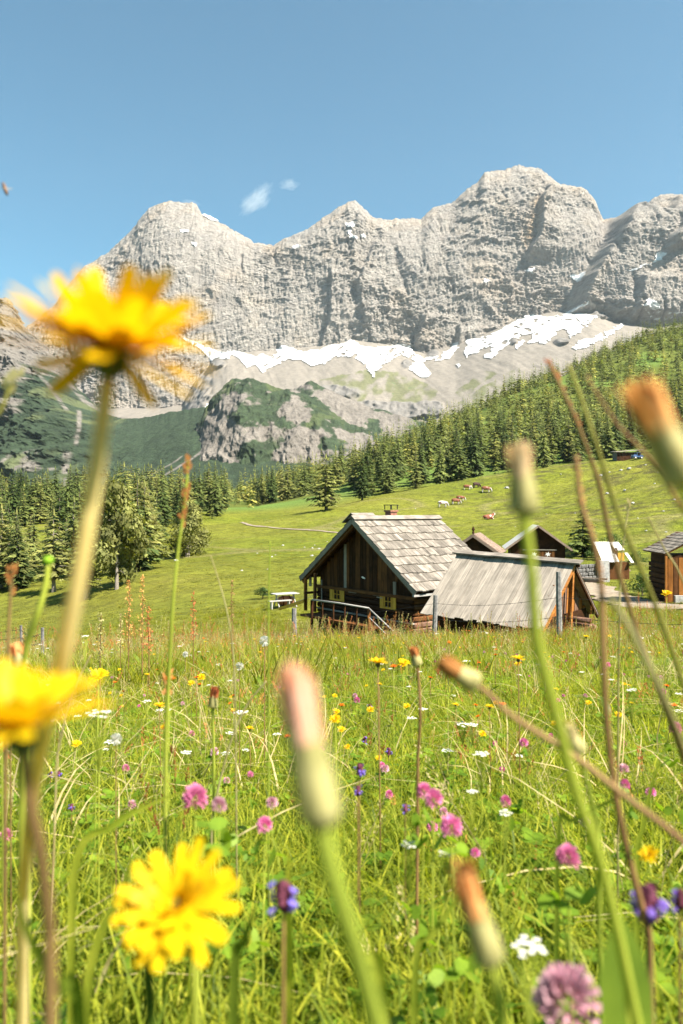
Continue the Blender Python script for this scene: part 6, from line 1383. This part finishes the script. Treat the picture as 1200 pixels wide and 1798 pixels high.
def make_umbel(name, seed, r, h):
    t = empty(name); g = random.Random(seed); mb = MB(); mb.tube([(0, 0, -.01), (0, 0, h * .75)], [.0013, .0011], 5); tips = []
    for k in range(13): a = k * 2.4; q = r * math.sqrt((k + .3) / 13); tp = Vector((math.cos(a) * q, math.sin(a) * q, h + g.uniform(-.003, .003) - q * .15)); mb.tube([(0, 0, h * .75), tp], .0006, 3); tips.append(tp)
    mb.build('stem', m_stemg, t); mb = MB()
    for tp in tips:
        for k in range(5): a = k * 1.2566 + tp.x * 900; c = tp + Vector((math.cos(a), math.sin(a), 0)) * r * .13; disc_leaf(mb, c, (g.uniform(-.3, .3), g.uniform(-.3, .3), 1), r * .13, 5)
    mb.build('flower_head', m_whitef, t); return t
def make_puff(name, seed, r, h):
    t = empty(name); g = random.Random(seed); mb = MB(); mb.tube([(0, 0, -.01), (0, 0, h)], [.0013, .001], 5); mb.build('stem', m_stemb, t); mb = MB()
    for k in range(90): dv = Vector((g.gauss(0, 1), g.gauss(0, 1), g.gauss(.4, 1))).normalized(); s = dv.orthogonal().normalized() * r * .05; mb.add([dv * r * .2 - s, dv * r * .2 + s, dv * r + s * 2, dv * r - s * 2], [(0, 1, 2, 3)])
    o = mb.build('seed_head', m_whitef, t); o.location = (0, 0, h); return t
FL = {'clover': [(make_clover('pink_clover', 1, .0115, .085, m_pink), .085), (make_clover('pink_clover', 2, .0100, .07, m_pink), .07), (make_clover('pink_clover', 3, .012, .10, m_pale), .10)],
      'violet': [(make_violet('violet_flower', 4, .0085, .075), .075), (make_violet('violet_flower', 5, .0095, .09), .09)],
      'yellow': [(make_yellow('yellow_flower', 6, .015, .16), .16), (make_yellow('yellow_flower', 7, .0165, .20), .20), (make_yellow('yellow_flower', 8, .0135, .13), .13)],
      'orange': [(make_yellow('orange_flower', 10, .012, .18, m_org), .18), (make_yellow('orange_flower', 11, .011, .15, m_org), .15)],
      'white': [(make_umbel('white_umbel', 12, .020, .16), .16), (make_umbel('white_umbel', 13, .016, .11), .11)],
      'puff': [(make_puff('seed_head', 14, .013, .15), .15)]}
FK = {k: [(a, h, kids(a)) for a, h in v] for k, v in FL.items()}; USED = set(); LOC0 = {c_.data.name: c_.location.copy() for v in FK.values() for a, h, ch in v for c_ in ch}
CAT = {'clover': 'clover', 'violet': 'flower', 'yellow': 'flower', 'orange': 'flower', 'white': 'flower', 'puff': 'seed head'}
def flower(kind, px, py, wpx, label, group=None, var=0, d=None):
    """one flower whose head shows at the pixel; its size in the picture gives the distance unless d is set"""
    a, h, ch = FK[kind][var % len(FK[kind])]; Rr = {'clover': .0125, 'violet': .011, 'yellow': .0165, 'orange': .0125, 'white': .021, 'puff': .0135}[kind]
    if d is None:
        p = on_ground(px, py, h, .3, 60); d = p.y; s = wpx / F * d / (2 * Rr)
        if s > 1.7 or s < .6: s = min(max(s, .6), 1.7); p = on_ground(px, py, h * s, .3, 60); d = p.y; s = min(max(wpx / F * d / (2 * Rr), .6), 1.7)
    else: s = wpx / F * d / (2 * Rr)
    hp = P(px, py, d); zg = gz(hp.x, d); sz_ = max((hp.z - zg) / h, .2)
    if id(a) not in USED: o = a; USED.add(id(a)); cs = ch
    else:
        o = a.copy(); COL.objects.link(o); cs = []
        for c_ in ch: k = c_.copy(); COL.objects.link(k); k.parent = o; cs.append(k)
    o.location = (hp.x, d, zg); o.rotation_euler = (0, 0, (px * 7.3 + py) % 6.28 if kind != 'yellow' else ((px * 7.3) % 1.2 - .6)); o.scale = (1, 1, 1)
    for c_ in cs:                                     # stem as tall as needed, head keeps its shape
        if c_.name.split('.')[0] == 'stem': c_.scale = (s, s, sz_)
        elif c_.name.split('.')[0] == 'foliage': c_.scale = (s, s, sz_)
        elif LOC0[c_.data.name].length > 1e-4: c_.scale = (s, s, s); c_.location = (LOC0[c_.data.name].x * s, 0, h * sz_)
        else: c_.scale = (s, s, s); c_.location = (0, 0, h * sz_ - h * s)
    tag(o, label, CAT[kind], group)
    if group is None and 'group' in o: del o['group']
    return o
for a in ((343,1402,50,'plump pink clover in the left meadow above the lower yellow flower',0,.62),(385,1415,30,'small pale pink clover just right of the plump clover',2,.66),(465,1450,36,'round pink clover left of the large faded head',1,.70),(762,1404,42,'deep pink clover leaning beside another in the middle right',1,.66),(745,1391,32,'smaller deep pink clover behind the leaning one',0,.7),(793,1452,44,'tall pink clover with pale lower florets below the pair',0,.60),(888,1408,26,'pink clover above a white flower at right',1,.9),(998,1506,52,'half-hidden purplish clover beside the brown knotted stalk',1,.52),
          (995,1756,116,'large blurred pink clover at the bottom edge',2,.30),(1186,1280,26,'pink clover at the right edge',0,1.1),(920,1305,20,'small pink clover behind the long pale stem',1,1.3),(627,1230,15,'tiny dusky pink clover right of the large faded head',1,None),(337,1289,14,'tiny magenta clover in the left meadow',1,None),(440,1360,12,'tiny pink clover in bud left of the large faded head',0,1.0),(478,1410,22,'pale pink clover touching the left side of the large faded head',2,.8),(1068,1168,16,'tiny pink clover behind the brown stalk at right',0,None),(1165,1215,14,'tiny pink clover by the right edge',1,None),(1098,1378,20,'pink clover beside the slanting reddish stem',0,1.0),(1096,1350,18,'pale clover above the slanting reddish stem',2,1.05),(835,1498,22,'dark purple clover below the tall pink clover',1,.8),(980,1230,10,'tiny pink clover near the long pale stem',1,None)):
    flower('clover', a[0], a[1], a[2], a[3], None, a[4], a[5])
for a in ((498,1575,64,'violet flower with blue lips low at the centre',0,.38),(632,1352,22,'bluish violet flower right of the large faded head',1,.95),(629,1388,20,'dark violet flower below the bluish one',0,.95),(683,1320,14,'small blue flower left of the thin brown stem',1,None),(640,1300,16,'small violet flower above the bluish one',0,None),(1140,1590,70,'violet flower at the lower right beside the brown stalk',1,.36),(1195,1580,44,'violet flower cut by the right edge',0,.4),(104,1360,12,'tiny blue flower at left',1,None),(89,1360,11,'tiny blue flower beside another at left',0,None),(126,1418,13,'tiny purple flower in the left grass',1,None),(712,1420,18,'dark violet flower left of the deep pink clover',0,.85),(650,1242,12,'tiny blue flower beside an orange-yellow flower',1,None)):
    flower('violet', a[0], a[1], a[2], a[3], None, a[4], a[5])
for a in ((669,1163,34,'sharp yellow flower on a thin brown stem in front of the big hut',1,1.25),(704,1165,22,'yellow flower right behind the sharp yellow flower',0,1.6),(165,1187,34,'yellow flower among green leaves at left',0,1.3),(358,1189,20,'yellow flower in the orange group at left centre',2,None),(333,1200,14,'low yellow flower beside the orange group',0,None),(595,1263,24,'yellow orange flower pair right of the large faded head',2,1.25),(588,1250,14,'small yellow flower above the orange pair',0,None),(655,1246,16,'orange-yellow flower by the tiny blue flower',2,None),(711,1240,14,'small yellow flower beyond the brown stem',0,None),(914,1157,24,'yellow flower near the long pale stem at right',1,1.8),(1152,1504,42,'pair of round yellow petals at the lower right edge',2,.55),(1166,1042,18,'yellow flower in front of the right-hand hut',0,3.0),(1060,1075,14,'yellow flower near the farm track',1,None),(1048,1092,12,'yellow flower just below the farm track',2,None),(1042,1101,14,'yellow flower left of another below the farm track',0,None),(1031,1118,12,'yellow flower in the right meadow',1,None),(1073,1117,10,'small yellow flower right of the brown stalk in the meadow',2,None),(1005,1040,10,'small yellow flower beside the shed gable',0,None),(913,1166,14,'small yellow flower under the yellow one by the long pale stem',2,2.2),(288,1277,12,'small yellow flower under the drooping orange seed head',2,1.1),(1068,1060,12,'yellow flower on the near edge of the farm track',1,None)):
    flower('yellow', a[0], a[1], a[2], a[3], None, a[4], a[5])
for a in ((296,1192,22,'orange flower cluster on the thin brown stalk at left',0,1.0),(345,1190,14,'orange flower at the left of the small orange group',1,None),(352,1202,12,'orange flower at the bottom of the small orange group',0,None),(20,1180,30,'orange flower cluster at the left edge',1,.9),(5,1172,26,'orange flower cut by the left edge',0,.9),(790,1128,12,'tiny orange flower in front of the board-roofed shed',1,None),(692,1170,14,'orange flower between the two sharp yellow flowers',0,1.6),(756,1190,12,'tiny rusty orange flower right of the thin dark stem',1,None),(870,1150,10,'tiny orange flower left of the long pale stem',1,None)):
    flower('orange', a[0], a[1], a[2], a[3], None, a[4], a[5])
for a in ((174,1250,44,'white flower umbel below the yellow flower at left',0,.95),(888,1425,30,'white flower below the pink clover at right',1,.85),(783,1496,34,'white flower under the tall pink clover',1,.62),(718,1480,34,'white flower left of the tall pink clover',1,.68),(930,1658,62,'white flower umbel low at right of centre',0,.42),(846,1322,28,'white flower umbel in the right meadow',0,1.1),(830,1388,26,'white flower umbel left of the pink clover',1,.95),(820,1160,14,'small white umbel before the board-roofed shed',0,None),(1110,1210,22,'white umbel at the far right of the meadow',1,1.5),(385,1166,12,'small white umbel left of the thistle head',0,None),(172,1100,14,'small white umbel near the thick pale stem',1,None),(150,1116,14,'white umbel on a thin stem beside the thick pale stem',0,2.6)):
    flower('white', a[0], a[1], a[2], a[3], None, a[4], a[5])
for a in ((465,1126,20,'brownish white seed head just left of the fence post',0,2.2),(204,1298,22,'pale fluffy seed head in the left meadow',0,1.0),(326,1149,14,'small pale seed head in the far left meadow',0,None),(421,1170,16,'pale seed head above the straw stalk',0,2.0)):
    flower('puff', a[0], a[1], a[2], a[3], None, a[4], a[5])
# further blossoms dotted through the meadow
g = np.random.default_rng(55)
for kind, n, lab, grp, wr in (('yellow', 120, 'small yellow flower dotted in the meadow grass', 'yellow flowers dotted through the meadow', 1), ('white', 110, 'small white umbel dotted in the meadow grass', 'white umbels dotted through the meadow', 1), ('orange', 45, 'small orange flower dotted in the meadow grass', 'orange flowers dotted through the meadow', 1), ('clover', 60, 'small pink clover dotted in the meadow grass', 'pink clovers dotted through the meadow', 1)):
    k = 0
    while k < n:
        d_ = 1.8 + 13 * g.random() ** 1.3 if kind != 'clover' else 1.1 + 6 * g.random(); px = g.uniform(-30, 1230); x = (px - CX) / F * d_
        if fbm(np.array([x / 2.2]), np.array([d_ / 2.2]), o=2, seed=hash(kind) % 1 + len(kind))[0] < -.06: continue
        var = int(g.integers(3)); hh = FK[kind][var % len(FK[kind])][1] * g.uniform(.8, 1.5); z = gz(x, d_) + hh; py = CY - F * z / d_; Rr = {'clover': .0115, 'yellow': .0125, 'orange': .0115, 'white': .018}[kind]
        flower(kind, px, py, 2 * Rr * g.uniform(.75, 1.1) * F / d_, lab, grp, var, d_); k += 1
def joined(kind, var, name):
    a, h, ch = FK[kind][var]; mb = MB(); mats = []; me = bpy.data.meshes.new(name); bm = bmesh.new()
    for c_ in ch:
        b2 = bmesh.new(); b2.from_mesh(c_.data); loc = Vector((0, 0, h)) if c_.name.split('.')[0] in ('petals', 'calyx', 'flower_head') and c_.data.vertices and max(v.co.z for v in c_.data.vertices) < h * .6 else Vector()
        bmesh.ops.translate(b2, verts=b2.verts, vec=loc); mats.append(c_.data.materials[0]); 
        for f_ in b2.faces: f_.material_index = len(mats) - 1
        tmp = bpy.data.meshes.new('t'); b2.to_mesh(tmp); b2.free(); bm.from_mesh(tmp); bpy.data.meshes.remove(tmp)
    bm.to_mesh(me); bm.free(); [me.materials.append(m) for m in mats]; return me
FS = [joined('yellow', 0, 'y'), joined('yellow', 2, 'y'), joined('white', 0, 'w'), joined('white', 1, 'w'), joined('white', 1, 'w'), joined('orange', 0, 'o')]
p_, g_ = spots(pw((7, .7), (15, 3.4), (32, 5.0)), 9, 33, 9, .5, patch=lambda x, d: np.clip(.45 + 1.3 * fbm(x / 3, d / 3, o=2, seed=306), .05, 1))
scatter('far_blossoms', 'yellow, white and orange blossoms of the far meadow', FS, p_, g_.uniform(1.2, 2.0, len(p_)), 9, .1)
# the insect hovering at the left edge
t = empty('insect', P(9, 331, .6), label='small brown and yellow insect in flight at the left edge against the sky', cat='insect'); m_in = plain('insect_body', (.22, .10, .03), .5, (.05, .025, .015), 400); m_wing = leaf('insect_wing', (.5, .46, .42), (.4, .37, .34), .5)
M = orient((.35, 0, -1)); mb = MB(); mb.lathe([(.0004, -.0052), (.0014, -.0042), (.0012, -.0030), (.0017, -.0016), (.0013, .0), (.0016, .0018), (.0013, .0042), (.0003, .0062)], 8, M); mb.build('body', m_in, t, True)
for s in (-1, 1): mb = MB(); disc_leaf(mb, (s * .0030, .001, .0004), (.2 * s, -.6, .8), .0030, 8, 0, .45, (s, 0, .3)); mb.build('wing', m_wing, t)

# ------------------------------------------------------------------ thin clouds beyond the mountains
def cloud(px, py, wpx, hpx, d, label, seed, rot, dens):
    c = P(px, py, d); bm = bmesh.new(); bmesh.ops.create_icosphere(bm, subdivisions=3, radius=1); me = bpy.data.meshes.new('cloud'); bm.to_mesh(me); bm.free()
    m = bpy.data.materials.new('cloud_vapour'); m.use_nodes = True; t = m.node_tree; t.nodes.remove(t.nodes['Principled BSDF']); o = t.nodes['Material Output']
    pv = N(t, 'ShaderNodeVolumePrincipled'); pv.inputs['Color'].default_value = (1, 1, 1, 1); pv.inputs['Anisotropy'].default_value = -.35; tc = N(t, 'ShaderNodeTexCoord'); nz = N(t, 'ShaderNodeTexNoise', Scale=2.4, Detail=7.0, Roughness=.65); mp = N(t, 'ShaderNodeMapping'); mp.inputs['Location'].default_value = (seed, seed * 2, 0)
    t.links.new(tc.outputs['Object'], mp.inputs[0]); t.links.new(mp.outputs[0], nz.inputs['Vector']); ln = N(t, 'ShaderNodeVectorMath', operation='LENGTH'); t.links.new(tc.outputs['Object'], ln.inputs[0])
    mr = N(t, 'ShaderNodeMapRange'); mr.inputs[1].default_value = .25; mr.inputs[2].default_value = 1.0; mr.inputs[3].default_value = .28; mr.inputs[4].default_value = -.30; t.links.new(ln.outputs['Value'], mr.inputs[0])
    ad = N(t, 'ShaderNodeMath', operation='ADD'); t.links.new(nz.outputs[0], ad.inputs[0]); t.links.new(mr.outputs[0], ad.inputs[1]); m2 = N(t, 'ShaderNodeMapRange'); m2.inputs[1].default_value = .52; m2.inputs[2].default_value = 1.05; m2.inputs[4].default_value = dens; t.links.new(ad.outputs[0], m2.inputs[0]); t.links.new(m2.outputs[0], pv.inputs['Density']); t.links.new(pv.outputs[0], o.inputs['Volume'])
    ob = link('cloud', me, [m]); k = d / F; ob.location = c; ob.scale = (wpx / 2 * k, wpx / 2 * k, hpx / 2 * k); ob.rotation_euler = (0, R(rot), 0); tag(ob, label, 'cloud'); return ob
cloud(450, 352, 124, 34, 6500, 'slanting wispy white cloud between the two left summits', 1.3, -38, .006)
cloud(508, 324, 62, 26, 6500, 'small white cloud right of the slanting wispy cloud', 4.1, -4, .005)
cloud(332, 360, 70, 20, 6500, 'faint cloud streak just behind the left summit', 7.7, 0, .004)
# ------------------------------------------------------------------ the air between here and the mountains
mh = bpy.data.materials.new('haze_air'); mh.use_nodes = True; t_ = mh.node_tree; t_.nodes.remove(t_.nodes['Principled BSDF']); pv = N(t_, 'ShaderNodeVolumePrincipled')
pv.inputs['Color'].default_value = (.80, .90, 1.0, 1); pv.inputs['Density'].default_value = HAZE; pv.inputs['Anisotropy'].default_value = .3; t_.links.new(pv.outputs[0], t_.nodes['Material Output'].inputs['Volume'])
mb = MB(); mb.box((0, 1700, 690), (6400, 3500, 1760)); hz_o = mb.build('haze', mh); tag(hz_o, 'thin summer haze in the valley air', kind='stuff')
